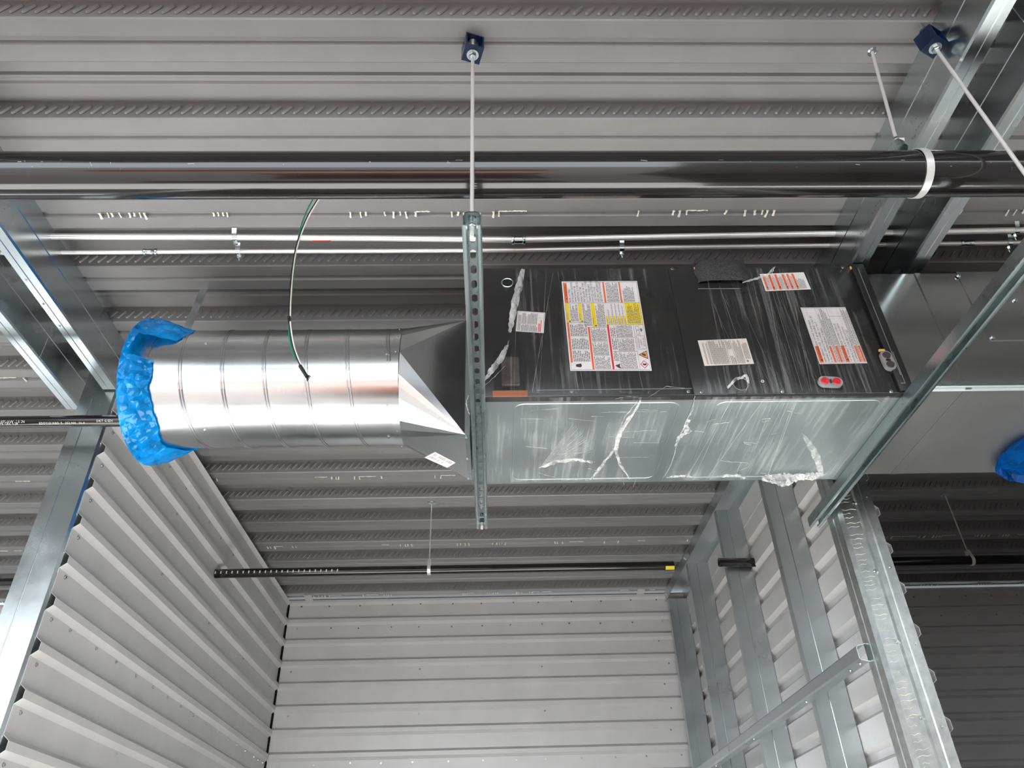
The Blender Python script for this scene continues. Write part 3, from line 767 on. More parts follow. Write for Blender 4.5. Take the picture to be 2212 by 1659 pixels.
# blue film at its underside
m = MB(); cx, cy = pz(2212, 985, QZ0).x+0.105, 2.215; vs = []; NA = 48
for j, (r, dz) in enumerate(((0.0, -0.02), (0.10, -0.024), (0.18, -0.022), (0.215, -0.012), (0.235, -0.030))):
    for i in range(NA):
        a = 2*math.pi*i/NA; rr = r*(1+0.05*fr(a, j))
        vs.append((cx+math.cos(a)*rr, cy+math.sin(a)*rr*0.86, QZ0+dz+random.uniform(-1, 1)*0.0025-0.012*(j == 4)*abs(math.sin(5*a))))
m.add(vs, [(j*NA+i, j*NA+(i+1) % NA, (j+1)*NA+(i+1) % NA, (j+1)*NA+i) for j in range(4) for i in range(NA)])
tag(m.build('plastic_cover', 'blue_plastic_deep', auto=60), 'dark blue plastic film under the plain rectangular duct', 'plastic cover', 'blue plastic covers')
# thin cable arching above the duct
m = MB(); m.tube([pY(a, b_, 2.15) for a, b_ in ((2030, 596), (2045, 584), (2070, 576), (2100, 577), (2130, 585))], 0.0035, 8)
tag(m.build('loose_cable', 'wire_black'), 'thin dark cable arching just above the rectangular duct', 'cable')

# ------------------------------------------------------------------ far and small pipes
FY, FZ_ = 4.0, 1.592
def fp(px, py): return pY(px, py, FY).x
fpipe = empty('far_pipe', (0, FY, FZ_))
MB().tube([(fp(447, 1240), FY, FZ_), (fp(1455, 1223), FY, FZ_)], 0.0245, 24).build('pipe_wall', 'pipe_black', fpipe)
m = MB()
for k in range(24): x = fp(447, 1240)+0.02+k*0.030; m.box(x, x+0.006, FY-0.0248, FY-0.0225, FZ_-0.010, FZ_+0.004)
m.build('print_marks', 'pipe_ink', fpipe)['kind'] = 'stuff'
m = MB(); arc_patch(m, fp(1436, 1223), fp(1455, 1223), FY, FZ_, 0.0249, 205, 262, 8); m.build('yellow_patch', 'patch_yellow', fpipe)  # yellow patch low on the pipe, near its end
tag(fpipe, 'thin black pipe hung below the deck in front of the rear wall', 'pipe', 'thin black pipes')
def small_hanger(px, label, y, z, r):
    x = px; e = empty('pipe_loop', (x, y, z))
    m = MB(); pr = [(y-0.008, z+0.06)]+[(y+math.cos(R(g))*(r+0.002), z+math.sin(R(g))*(r+0.002)) for g in range(160, 381, 20)]+[(y+0.008, z+0.06)]
    m.sweep(thin(pr, 0.002), 'x', x-0.009, x+0.009); m.build('loop', 'bright_steel', e)
    MB().tube([(x, y, z+0.055), (x, y, ZL)], 0.0035, 8).build('rod', 'bright_steel', e)
    m = MB(); m.lathe((x, y, ZL-0.002), (0, 0, 1), [(0, 0.008), (-0.001, 0.02), (0.002, 0.024)], 16); m.build('washer', 'galv', e)
    tag(e, label, 'hanger', 'small loop hangers')
small_hanger(fp(927, 1230), 'small loop hanger holding the thin pipe before the rear wall', FY, FZ_, 0.0245)
rp = empty('far_pipe', (3, FY, FZ_)); xa = XRP+0.14
MB().tube([(xa, FY, FZ_), (DX1-0.1, FY, FZ_)], 0.0265, 20).build('pipe_wall', 'pipe_black', rp)
tag(rp, 'thin black pipe in the dark room past the exposed-stud wall', 'pipe', 'thin black pipes')
small_hanger(fp(2097, 1210), 'small loop hanger in the dark room past the exposed-stud wall', FY, FZ_, 0.0265)
lp = empty('far_pipe', (-3, FY, FZ_))
MB().tube([(DX0+0.1, FY, FZ_-0.03), (XL-0.16, FY, FZ_-0.03)], 0.0245, 20).build('pipe_wall', 'pipe_black', lp)
tag(lp, 'thin black pipe beyond the ribbed partition and its end post', 'pipe', 'thin black pipes')
sb = empty('pipe_stub', (1.3, 3.5, 1.3))
sy = SY[1]-0.035; s0, s1 = pY(1553, 1215, sy), pY(1640, 1215, sy)
m = MB(); m.lathe(s0, (s1-s0).normalized(), [(0, 0.0165), (0, 0.0245), ((s1-s0).length-0.01, 0.0245), ((s1-s0).length-0.008, 0.029), ((s1-s0).length, 0.029), ((s1-s0).length, 0.02)], 24); m.build('stub_wall', 'pipe_black', sb)
m = MB(); m.lathe(s0+Vector((0.004, 0, 0)), (1, 0, 0), [(0, 0.0), (0, 0.0240)], 20); m.build('bore', 'rubber', sb)
tag(sb, 'short cut stub of black pipe poking past an exposed stud', 'pipe')
# printed black pipe left of the blue cover
ey, ez, er = 2.44, 1.583, 0.0225
ep = empty('printed_pipe', (-2, ey, ez))
MB().tube([(-3.0, ey, ez), (-0.95, ey, ez)], er, 28).build('pipe_wall', 'pipe_black', ep)
FONT = None
def text_mesh(mb, txt, place, size):
    """flat letters: place(u, v) maps local text units to the surface"""
    cu = bpy.data.curves.new('t', 'FONT'); cu.body = txt; cu.size = size; cu.resolution_u = 1
    ob = bpy.data.objects.new('t', cu); S.collection.objects.link(ob)
    dg = bpy.context.evaluated_depsgraph_get(); me = ob.evaluated_get(dg).to_mesh()
    vs = [place(v.co.x, v.co.y) for v in me.vertices]; fs = [tuple(p.vertices) for p in me.polygons]
    w = max([v.co.x for v in me.vertices]+[0])
    ob.evaluated_get(dg).to_mesh_clear(); bpy.data.objects.remove(ob); bpy.data.curves.remove(cu)
    mb.add(vs, fs); return w
m = MB()
def epl(x0, g0):
    def f(u, v):
        g = R(g0)-v/er*1.0
        return (x0+u, ey+math.cos(g)*(er+0.0003), ez-abs(math.sin(g))*(er+0.0003) if False else ez+math.sin(g)*(er+0.0003))
    return f
def xat(px): return pY(px, 912, ey-er).x
for t, x, g0, sz in (('EDDYFLOW  1.5 IN', -16, 222, 0.0135), ('PE CRK 0.28', -2, 240, 0.0125), ('EDDYGUARD II   252.000   06-0', 82, 240, 0.0125), ('DKT G EDI', 206, 222, 0.0125)):
    m = MB(); text_mesh(m, t, epl(xat(x), g0), sz); m.build('printed_line', 'pipe_ink', ep, smooth=False)
tag(ep, 'black pipe with white printed lettering running behind the blue plastic', 'pipe')

# ------------------------------------------------------------------ air handler
UX0, UX1, UY0, UY1, UZ0, UZ1 = -0.046, 1.272, 1.848, 2.386, UH, 1.794
ah = empty('air_handler', (0.6, 2.1, UH))
def nf(px, py, d=0.0): return pY(px, py, UY0-d)
def nb(px, py, d=0.0): return pz(px, py, UZ0-d)
XSEAM = (nf(1441, 578).x+nf(1499, 850).x)/2          # joint between the two access panels
XRIM = (nf(1836, 578).x+nf(1944, 850).x)/2           # raised end rim
# cabinet shell (galvanised inside and below) and the painted panels
m = MB(); m.box(UX0+0.002, UX1-0.004, UY0+0.004, UY1, UZ0+0.001, UZ1-0.002); m.build('cabinet', 'unit_black', ah, smooth=False)
def panel(name, x0, x1, z0, z1, d, mat):
    b = 0.004; y = UY0
    vs = [(x0, y+0.004, z0), (x1, y+0.004, z0), (x1, y+0.004, z1), (x0, y+0.004, z1),
          (x0, y-d+b*0.5, z0), (x1, y-d+b*0.5, z0), (x1, y-d+b*0.5, z1), (x0, y-d+b*0.5, z1),
          (x0+b, y-d, z0+b), (x1-b, y-d, z0+b), (x1-b, y-d, z1-b), (x0+b, y-d, z1-b)]
    fs = [(0,1,5,4), (1,2,6,5), (2,3,7,6), (3,0,4,7), (4,5,9,8), (5,6,10,9), (6,7,11,10), (7,4,8,11), (8,9,10,11), (0,3,2,1)]
    return MB().add(vs, fs).build(name, mat, ah, auto=30)
pA = panel('access_panel', UX0, XSEAM-0.0015, UZ0+0.002, UZ1, 0.0, 'unit_black')
pB = panel('access_panel', XSEAM+0.0015, XRIM-0.001, UZ0+0.002, UZ1, 0.0, 'unit_black')
pC = panel('end_rim', XRIM+0.001, UX1+0.004, UZ0+0.004, UZ1+0.001, 0.010, 'unit_rim')
m = MB(); g = XRIM+0.018
m.box(g, g+0.0015, UY0-0.0108, UY0-0.0098, UZ0+0.06, UZ1-0.02); m.box(UX1-0.018, UX1-0.0165, UY0-0.0108, UY0-0.0098, UZ0+0.03, UZ0+0.15)
m.box(UX1-0.030, UX1-0.016, UY0-0.0108, UY0-0.0098, UZ0+0.029, UZ0+0.031); m.build('pressed_line', 'grey_plastic', pC)
m = MB(); m.box(UX0, UX1-0.012, UY0-0.0012, UY0+0.021, UZ0-0.0015, UZ0+0.002); m.build('lower_lip', 'unit_rim', ah, smooth=False)
m = MB(); m.box(UX0, UX1-0.012, UY0-0.0016, UY0-0.0004, UZ0+0.0005, UZ0+0.0020); m.build('edge_line', 'galv', ah, smooth=False)
m = MB(); a0, a1 = nf(1160, 843), nf(1495, 843); m.box(a0.x, a1.x, UY0-0.0012, UY0, a0.z-0.0006, a0.z+0.0006); m.build('crease', 'grey_plastic', pA, smooth=False)
# galvanised bottom trays with a pressed rounded outline
XB = (nb(1500, 858).x+nb(1432, 1040).x)/2
for (x0, x1, nx, nyq, sx0, sx1) in ((UX0+0.004, XB-0.0006, 0, 0, nb(1112, 868).x, nb(1470, 868).x), (XB+0.0006, UX1-0.012, 0, 0, nb(1552, 864).x, nb(1908, 862).x)):
    t = MB().box(x0, x1, UY0+0.020, UY1+0.001, UZ0-0.0012, UZ0+0.001).build('bottom_tray', 'galv_tray', ah, smooth=False)
    y0, y1 = UY0+0.034, UY1-0.028; r = 0.030; pts = []
    for (cx, cy, g0) in ((sx1-r, y0+r, -90), (sx1-r, y1-r, 0), (sx0+r, y1-r, 90), (sx0+r, y0+r, 180)):
        for k in range(7):
            g = R(g0+15*k); pts.append(Vector((cx+math.cos(g)*r, cy+math.sin(g)*r, UZ0-0.0006)))
    pts.append(pts[0]); MB().tube(pts, 0.0024, 8, False).build('pressed_bead', 'galv_tray', t)
# screws and small holes
for px, py in ((1487, 846), (1515, 847), (1690, 846), (1925, 846), (1235, 846), (1846, 577), (1820, 578), (1452, 581)): screw(ah, nf(px, py, 0.001), (0, -1, 0), 0.9)
def ring(px, py, r0, r1, d, mat, name, parent=None, depth=0.004):
    c = nf(px, py, 0.0); m = MB(); m.lathe(c, (0, -1, 0), [(-0.001, r1), (d, r1), (d+0.001, (r0+r1)/2), (d, r0), (-0.001, r0)], 28); return m.build(name, mat, parent or ah)
def disc(px, py, r, d, mat, name, parent=None):
    c = nf(px, py, d); m = MB(); m.lathe(c, (0, -1, 0), [(0, r), (0.0002, 0.0)], 28); return m.build(name, mat, parent or ah)
ring(1096, 613, 0.0165, 0.0205, 0.006, 'galv', 'grommet'); disc(1096, 613, 0.0165, 0.0005, 'hole_black', 'grommet_hole')
disc(1600, 829, 0.0235, 0.0006, 'rubber', 'knockout'); ring(1600, 829, 0.0228, 0.0240, 0.0008, 'grey_plastic', 'knockout_edge')
ring(1647, 824, 0.0028, 0.0048, 0.002, 'bright_steel', 'small_eyelet'); disc(1647, 824, 0.0028, 0.0006, 'hole_black', 'small_eyelet_hole')
disc(1466, 798, 0.0022, 0.0006, 'hole_black', 'small_hole')
# oval stubs with caps
def stadium(c, L, r, ang, d0, d1, mat, name, parent):
    m = MB(); vs = []; n = 24; ca, sa = math.cos(ang), math.sin(ang)
    for d in (d0, d1):
        for i in range(n):
            g = 2*math.pi*i/n; x = math.cos(g)*r+(L if math.cos(g) > 1e-6 else -L if math.cos(g) < -1e-6 else 0); z = math.sin(g)*r
            vs.append((c.x+x*ca-z*sa, UY0-d, c.z+x*sa+z*ca))
    m.add(vs, [(i, (i+1) % n, n+(i+1) % n, n+i) for i in range(n)]+[tuple(range(n, 2*n))]); return m.build(name, mat, parent, auto=50)
def caps(c, ang, capmat, name):
    o = stadium(c, 0.020, 0.0240, ang, 0.0, 0.0012, 'hole_black', name, ah)
    o2 = stadium(c+Vector((-0.002, 0, 0.001)), 0.0185, 0.0180, ang, 0.001, 0.012, 'grey_plastic', 'cap_plate', o)
    for s in (-1, 1):
        q = c+Vector((math.cos(ang)*0.0175*s-0.002, 0, math.sin(ang)*0.0175*s+0.001)); q.y = UY0-0.0125
        mm = MB(); mm.lathe(q, (0, -1, 0), [(0, 0.0125), (0.004, 0.0115), (0.004, 0.0)], 20); mm.build('cap', capmat, o)
    stadium(c+Vector((-0.002, 0, 0.001)), 0.004, 0.004, ang+math.pi/2, 0.012, 0.0125, 'rubber', 'web', o)
    return o
caps(nf(1793, 829), R(-4), 'red_cap', 'capped_fitting')
caps(nf(1917, 783), R(92), 'smoked', 'capped_fitting')
q = nf(1907, 757, 0.010); MB().box(q.x-0.012, q.x+0.006, q.y-0.002, q.y+0.004, q.z-0.003, q.z+0.004).build('foam_tab', 'yellow_foam', ah)
q = nf(1838, 577, 0.004); MB().box(q.x-0.003, q.x+0.004, q.y-0.002, q.y+0.004, q.z-0.008, q.z+0.002).build('foam_tab', 'yellow_foam', ah)
q = nf(1500, 578, 0.004); MB().box(q.x-0.0015, q.x+0.001, q.y-0.001, q.y+0.003, q.z-0.006, q.z+0.002).build('foam_tab', 'yellow_foam', ah)
# dark foam block stuffed over the top edge
fa, fb = nf(1507, 612, 0.0), nf(1607, 572, 0.0); m = MB(); vs = []; nx, nz = 18, 7
for j in range(nz+1):
    for i in range(nx+1):
        u, v = i/nx, j/nz; d = 0.034*min(1, 4*u, 4*(1-u))**0.5*min(1, 3.5*v+0.25, 3*(1-v)+0.3)**0.5
        vs.append((fa.x+(fb.x-fa.x)*u+0.004*math.sin(9*v), UY0-d+random.uniform(-.001, .001), fa.z+(fb.z+0.010-fa.z)*v-0.003*math.sin(3.1*u)))
m.add(vs, [(j*(nx+1)+i, j*(nx+1)+i+1, (j+1)*(nx+1)+i+1, (j+1)*(nx+1)+i) for j in range(nz) for i in range(nx)])
e0 = len(m.v); m.box(fa.x+0.002, fb.x-0.002, UY0-0.012, UY0+0.01, fb.z-0.004, fb.z+0.012); m.build('foam_block', 'foam', ah)
a0, a1 = nf(1508, 624), nf(1598, 621); MB().box(a0.x, a1.x, UY0-0.0015, UY0, a0.z-0.0005, a0.z+0.0005).build('crease', 'grey_plastic', pB)
# black cover box low at the round-duct end, with clear shield and bright foil below
b0, b1 = nf(1066, 758), nf(1136, 846); m = MB(); m.box(b0.x, b1.x, UY0-0.003, UY0, b1.z, b0.z); cbx = m.build('cover_plate', 'rubber', ah)
b0, b1 = nf(1082, 771, 0.012), nf(1124, 833, 0.012)
def rbox(x0, x1, z0, z1, y0, y1, r, mat, name, parent):
    pts = []
    for cx, cz, g0 in ((x1-r, z1-r, 0), (x0+r, z1-r, 90), (x0+r, z0+r, 180), (x1-r, z0+r, 270)):
        for k in range(5): g = R(g0+22.5*k); pts.append((cx+math.cos(g)*r, cz+math.sin(g)*r))
    mm = MB(); n = len(pts); mm.add([(p[0], y1, p[1]) for p in pts]+[(p[0], y0+0.003, p[1]) for p in pts]+[((p[0]-(x0+x1)/2)*0.93+(x0+x1)/2, y0, (p[1]-(z0+z1)/2)*0.95+(z0+z1)/2) for p in pts],
        [(i, (i+1) % n, n+(i+1) % n, n+i) for i in range(n)]+[(n+i, n+(i+1) % n, 2*n+(i+1) % n, 2*n+i) for i in range(n)]+[tuple(2*n+i for i in range(n))])
    return mm.build(name, mat, parent, auto=30)
sh = rbox(b0.x, b1.x, b1.z, b0.z, UY0-0.016, UY0-0.003, 0.006, 'smoked', 'shield', cbx)
f0, f1 = nf(1064, 848, 0.002), nf(1140, 856, 0.002); m = MB(); m.box(f0.x, f1.x, UY0-0.006, UY0-0.002, f1.z, f0.z+0.004); m.build('foil_strip', 'reflected_orange', cbx)

# ---- printed labels: (u, v) from the label's upper corner on the round-duct side
def decal(name, c4, mat):
    """c4: pixel corners tl, tr, br, bl on the near face"""
    q = [nf(px, py, 0.0012) for px, py in c4]
    for p in q: p.y = UY0-0.0012
    lab = MB().poly(q).build(name, mat, ah, smooth=False)
    def uv(u, v, lift=0.0004):
        p = q[0].lerp(q[1], u).lerp(q[3].lerp(q[2], u), v); return Vector((p.x, UY0-0.0012-lift, p.z))
    W_ = (q[1]-q[0]).length; H_ = (q[3]-q[0]).length
    return lab, uv, W_, H_
def bars(lab, uv, rects, mat, name='colour_bar', lift=0.0003):
    for (u0, u1, v0, v1) in rects:
        MB().poly([uv(u0, v0, lift), uv(u1, v0, lift), uv(u1, v1, lift), uv(u0, v1, lift)]).build(name, mat, lab, smooth=False)
def fine(mb, uv, u0, u1, v0, v1, n, seed=0, wfrac=0.5, lift=0.0004):
    """lines of small print, running up the label"""
    rnd = random.Random(seed)
    for i in range(n):
        uc = u0+(u1-u0)*(i+0.5)/n; w = (u1-u0)/n*wfrac/2
        v = v1; end = v0+(v1-v0)*rnd.choice([0, 0, .02, .05, .1, .15, .3])
        while v > end:
            l = min(rnd.uniform(0.012, 0.045), v-end)
            mb.poly([uv(uc-w, v, lift), uv(uc+w, v, lift), uv(uc+w, v-l, lift), uv(uc-w, v-l, lift)])
            v -= l+0.006
def words_up(mb, uv, W_, H_, txt, u, v, size, lift=0.0006):
    if isinstance(mb, tuple):
        q = MB(); text_mesh(q, txt, lambda a, b_: uv(u-b_/W_, v-a/H_, lift), size); return q.build('printed_line', mb[1], mb[0], smooth=False)
    """text reading up the label: baseline at u, starting at v"""
    return text_mesh(mb, txt, lambda a, b_: uv(u-b_/W_, v-a/H_, lift), size)
# big warning label
L1, uv, W_, H_ = decal('warning_label', ((1213, 608), (1376, 607), (1408, 801), (1232, 801)), 'label_white')
bars(L1, uv, ((.02, .062, .02, .255), (.535, .557, .012, .255), (.745, .767, .012, .255), (.02, .042, .485, .915), (.275, .300, .535, .985)), 'orange_print')
bars(L1, uv, ((.02, .064, .26, .48), (.18, .226, .26, .48), (.345, .395, .26, .535), (.785, .985, .26, .505)), 'yellow_print')
bars(L1, uv, [(u, u+.022, .41, .505) for u in (.525, .577, .625, .672, .716, .756)], 'yellow_print')
bars(L1, uv, ((.522, .546, .508, .985),), 'red_print')
m = (L1, 'ink')
for i, t in enumerate(('RISK OF FIRE -', 'AUXILIARY DEVICES', 'WHICH MAY BE', 'IGNITION SOURCES', 'SHALL NOT BE', 'INSTALLED IN THE', 'DUCTWORK. OTHER', 'THAN AUXILIARY', 'DEVICES LISTED FOR', 'USE WITH THE', 'SPECIFIC APPLIANCE.', 'SEE INSTRUCTIONS.')):
    words_up(m, uv, W_, H_, t, .100+i*.0372, .250, 0.0100)
words_up(m, uv, W_, H_, 'WARNING', .056, .185, 0.0105)
for k, u in enumerate((.042, .200, .365)): words_up(m, uv, W_, H_, 'CAUTION', u, .455+.05*(k == 2), 0.0058)
for u in (.542, .594, .642, .689, .733, .773): words_up(m, uv, W_, H_, 'CAUTION', u, .498, 0.0045)
words_up(m, uv, W_, H_, 'REFRIGERANT', .905, .765, 0.0066); words_up(m, uv, W_, H_, 'SAFETY', .935, .735, 0.0070); words_up(m, uv, W_, H_, 'GROUP A2L', .968, .750, 0.0070)
m = MB(); sd = 1
for (a, b_, c, d, n) in ((.572, .730, .02, .248, 9), (.785, .930, .06, .248, 8), (.072, .172, .27, .47, 7), (.234, .338, .27, .52, 7), (.402, .515, .27, .53, 7),
                         (.553, .572, .27, .50, 2), (.603, .622, .27, .50, 2), (.650, .668, .27, .50, 2), (.697, .713, .27, .50, 2), (.742, .753, .27, .50, 1),
                         (.050, .265, .50, .635, 10), (.050, .265, .66, .775, 10), (.050, .265, .79, .905, 10), (.308, .505, .545, .685, 13), (.308, .505, .70, .835, 13), (.308, .505, .85, .98, 13),
                         (.555, .620, .53, .64, 3), (.555, .620, .66, .78, 3), (.555, .620, .80, .90, 4), (.628, .835, .515, .645, 14), (.628, .835, .66, .795, 14), (.628, .835, .81, .98, 14), (.80, .965, .27, .495, 10)):
    fine(m, uv, a, b_, c, d, n, sd); sd += 1
m.build('small_print', 'ink_grey', L1, smooth=False)['kind'] = 'stuff'
m = MB()       # ruled lines
def rule(mb, uv, u0, v0, u1, v1, w=.0018): 
    if abs(u1-u0) > abs(v1-v0): mb.poly([uv(u0, v0-w, .00035), uv(u1, v0-w, .00035), uv(u1, v0+w, .00035), uv(u0, v0+w, .00035)])
    else: mb.poly([uv(u0-w, v0, .00035), uv(u0+w, v0, .00035), uv(u0+w, v1, .00035), uv(u0-w, v1, .00035)])
for a in ((.018, .012, .985, .012), (.018, .988, .985, .988), (.018, .012, .018, .988), (.985, .012, .985, .988), (.018, .258, .985, .258), (.02, .483, .265, .483), (.27, .538, .52, .538), (.525, .508, .985, .508), (.86, .508, .86, .988), (.55, .65, .86, .65), (.55, .80, .86, .80), (.31, .69, .51, .69), (.31, .84, .51, .84),
          (.875, .63, .975, .63), (.875, .775, .975, .775), (.875, .63, .875, .775), (.975, .63, .975, .775)): rule(m, uv, *a)
m.build('ruled_lines', 'ink_grey', L1, smooth=False)['kind'] = 'stuff'
def shape(lab, uv, pts, mat, name, lift=.0005): return MB().poly([uv(u, v, lift) for u, v in pts]).build(name, mat, lab, smooth=False)
shape(L1, uv, [(.865, .835), (.975, .790), (.978, .880)], 'ink', 'warning_triangle'); shape(L1, uv, [(.884, .835), (.968, .801), (.970, .869)], 'amber_print', 'warning_triangle', .0007)
shape(L1, uv, [(.905, .835), (.925, .818), (.935, .826), (.955, .822), (.958, .850), (.930, .848)], 'ink', 'flame_mark', .0009)
shape(L1, uv, [(.87, .935), (.922, .893), (.974, .935), (.922, .977)], 'red_print', 'hazard_diamond'); shape(L1, uv, [(.882, .935), (.922, .902), (.962, .935), (.922, .968)], 'label_white', 'hazard_diamond', .0007)
shape(L1, uv, [(.898, .938), (.912, .922), (.922, .930), (.944, .924), (.948, .942), (.920, .948)], 'ink', 'flame_mark', .0009)
shape(L1, uv, [(.075, .935), (.14, .925), (.15, .95), (.13, .966), (.075, .958)], 'ink', 'glove_mark'); shape(L1, uv, [(.56, .945), (.60, .935), (.625, .925), (.615, .95), (.63, .978), (.60, .972), (.575, .958)], 'ink', 'person_mark')
for (u, v) in ((.885, .545), (.885, .595)):
    m = MB(); 
    for a in ((u, v-.02, u+.035, v-.02), (u, v+.02, u+.035, v+.02), (u, v-.02, u, v+.02), (u+.035, v-.02, u+.035, v+.02)): rule(m, uv, *a, w=.002)
    m.build('book_mark', 'ink_grey', L1, smooth=False)
shape(L1, uv, [(.935, .555), (.955, .548), (.968, .570), (.950, .588), (.938, .578)], 'ink_grey', 'hand_mark')
for (u, v) in ((.041, .21), (.052, .47), (.212, .47), (.378, .52)): shape(L1, uv, [(u-.014, v), (u+.014, v-.009), (u+.014, v+.009)], 'ink', 'alert_mark', .0008)
# small white label
L2, uv, W_, H_ = decal('parts_label', ((1118, 671.5), (1177.5, 675.5), (1174.5, 719.5), (1114, 715.5)), 'label_white'); m = MB()
for (a, b_, c, d, n) in ((.05, .15, .06, .94, 2), (.17, .36, .08, .60, 5), (.38, .74, .06, .60, 7), (.17, .46, .64, .95, 6), (.47, .76, .64, .95, 5)): fine(m, uv, a, b_, c, d, n, sd, .55); sd += 1
m.build('small_print', 'ink_grey', L2, smooth=False)['kind'] = 'stuff'
m = MB(); fine(m, uv, .78, .90, .38, .95, 3, 77, .7); m.build('red_print', 'red_print', L2, smooth=False)
m = MB()
for a in ((.03, .04, .97, .04), (.03, .96, .97, .96), (.03, .04, .03, .96), (.97, .04, .97, .96), (.77, .28, .95, .28), (.15, .62, .76, .62)): rule(m, uv, *a, w=.004)
m.build('ruled_lines', 'ink_grey', L2, smooth=False)
# rating plate
L3, uv, W_, H_ = decal('rating_plate', ((1507, 735.5), (1612, 731), (1629, 786), (1522, 790.5)), 'label_cream'); m = MB()
for (a, b_, c, d, n) in ((.06, .10, .05, .95, 2), (.13, .16, .04, .95, 2), (.19, .52, .04, .95, 12), (.55, .64, .05, .40, 3), (.56, .66, .62, .97, 3), (.68, .84, .06, .96, 7), (.86, .97, .16, .80, 4)): fine(m, uv, a, b_, c, d, n, sd, .5); sd += 1
m.build('small_print', 'ink_grey', L3, smooth=False)['kind'] = 'stuff'
m = MB()
for v in [.05+.075*i for i in range(13)]: rule(m, uv, .19, v, .54, v, .003)
for u in (.17, .54, .66): rule(m, uv, u, .04, u, .96, .003)
m.build('ruled_lines', 'ink_grey', L3, smooth=False)['kind'] = 'stuff'
shape(L3, uv, [(.86, .88), (.89, .84), (.92, .88), (.89, .92)], 'ink_grey', 'mark')
# orange-striped label under the top edge
L4, uv, W_, H_ = decal('striped_label', ((1641, 592), (1736, 588), (1752, 625), (1654, 629)), 'label_white')
US = (.035, .175, .315, .475, .585, .70)
bars(L4, uv, [(u, u+.052, .06, .95) for u in US], 'orange_print')
for u in US: shape(L4, uv, [(u+.005, .81), (u+.048, .76), (u+.048, .86)], 'ink', 'alert_mark', .0007)
m = (L4, 'red_print')
for u in US:
    words_up(m, uv, W_, H_, 'WARNING', u+.044, .74, 0.0052)
m = MB()
for u, e in zip(US, (.165, .305, .465, .575, .69, .93)): fine(m, uv, u+.06, e, .12 if u < .7 else .35, .93, max(2, int((e-u-.06)/.022)), sd, .5); sd += 1
m.build('small_print', 'ink_grey', L4, smooth=False)['kind'] = 'stuff'
# white warning label by the end rim
L5, uv, W_, H_ = decal('warning_label', ((1729, 664.5), (1826, 663.5), (1873.5, 784.5), (1770.5, 786.5)), 'label_white')
bars(L5, uv, ((.025, .105, .695, .975), (.325, .375, .695, .975), (.455, .505, .695, .975), (.570, .650, .695, .975), (.855, .900, .695, .975), (.940, .985, .695, .975)), 'orange_print')
m = (L5, 'ink')
for (t, u, v) in (('RISK OF FIRE  FLAMMABLE', .098, .68), ('REFRIGERANT USED  TO BE REPAIRED ONLY BY', .168, .970), ('TRAINED SERVICE PERSONNEL  DO NOT', .238, .970), ('PUNCTURE REFRIGERANT TUBING', .305, .970),
                  ('RISK OF FIRE  DISPOSE', .635, .68), ('OF PROPERLY IN ACCORDANCE WITH', .705, .970), ('FEDERAL OR LOCAL REGULATIONS', .775, .970), ('FLAMMABLE REFRIGERANT USED', .840, .970)): words_up(m, uv, W_, H_, t, u, v, 0.0088)
for u in (.096, .640): words_up(m, uv, W_, H_, 'WARNING', u, .905, 0.0105)
for u in (.065, .610): shape(L5, uv, [(u-.028, .935), (u+.028, .91), (u+.028, .955)], 'ink', 'alert_mark', .0007)
m = MB()
for (a, b_, c, d, n) in ((.325, .385, .03, .68, 2), (.385, .45, .03, .97, 2), (.455, .51, .03, .68, 2), (.51, .56, .2, .97, 2), (.855, .90, .03, .68, 2), (.90, .935, .03, .97, 1), (.94, .985, .03, .68, 2)): fine(m, uv, a, b_, c, d, n, sd, .5); sd += 1
for a in ((.02, .015, .99, .015), (.02, .985, .99, .985), (.02, .015, .02, .985), (.99, .015, .99, .985), (.31, .015, .31, .69), (.44, .015, .44, .69), (.56, .015, .56, .69), (.85, .015, .85, .69), (.56, .17, .85, .17)): rule(m, uv, *a, w=.002)
m.build('small_print', 'ink_grey', L5, smooth=False)['kind'] = 'stuff'
tag(ah, 'black air handler in torn clear film with warning labels, set on two struts', 'air handler')

# ------------------------------------------------------------------ shrink film torn around the unit
wrap = empty('shrink_film', (0.6, UY0, UH))
def sheet_film(name, mat, corners, fn, nx, ny, wob, parent=wrap, seed=3):
    rnd = random.Random(seed); P4 = [fn(*c) for c in corners]; vs = []
    for j in range(ny+1):
        for i in range(nx+1):
            u, v = i/nx, j/ny
            p = P4[0].lerp(P4[1], u).lerp(P4[3].lerp(P4[2], u), v)
            edge = (i in (0, nx)) or (j in (0, ny))
            vs.append(p+Vector((rnd.uniform(-1, 1)*0.004*edge, rnd.uniform(-1, 1)*wob, rnd.uniform(-1, 1)*wob)))
    return MB().add(vs, [(j*(nx+1)+i, j*(nx+1)+i+1, (j+1)*(nx+1)+i+1, (j+1)*(nx+1)+i) for j in range(ny) for i in range(nx)]).build(name, mat, parent, auto=80)
ff = lambda x, y: nf(x, y, 0.018)
fb_ = lambda x, y: nb(x, y, 0.006)
sheet_film('front_film', 'film_front', ((1515, 580), (1800, 580), (1930, 850), (1518, 850)), ff, 20, 14, 0.0012)
sheet_film('front_film', 'film_front', ((1112, 580), (1410, 580), (1478, 850), (1100, 850)), ff, 20, 14, 0.0012, seed=5)
sheet_film('bottom_film', 'film_tray', ((1055, 858), (1450, 858), (1405, 1038), (1050, 1042)), fb_, 20, 10, 0.0010, seed=6)
sheet_film('bottom_film', 'film_tray', ((1505, 857), (1935, 856), (1800, 1034), (1425, 1038)), fb_, 20, 10, 0.0010, seed=7)
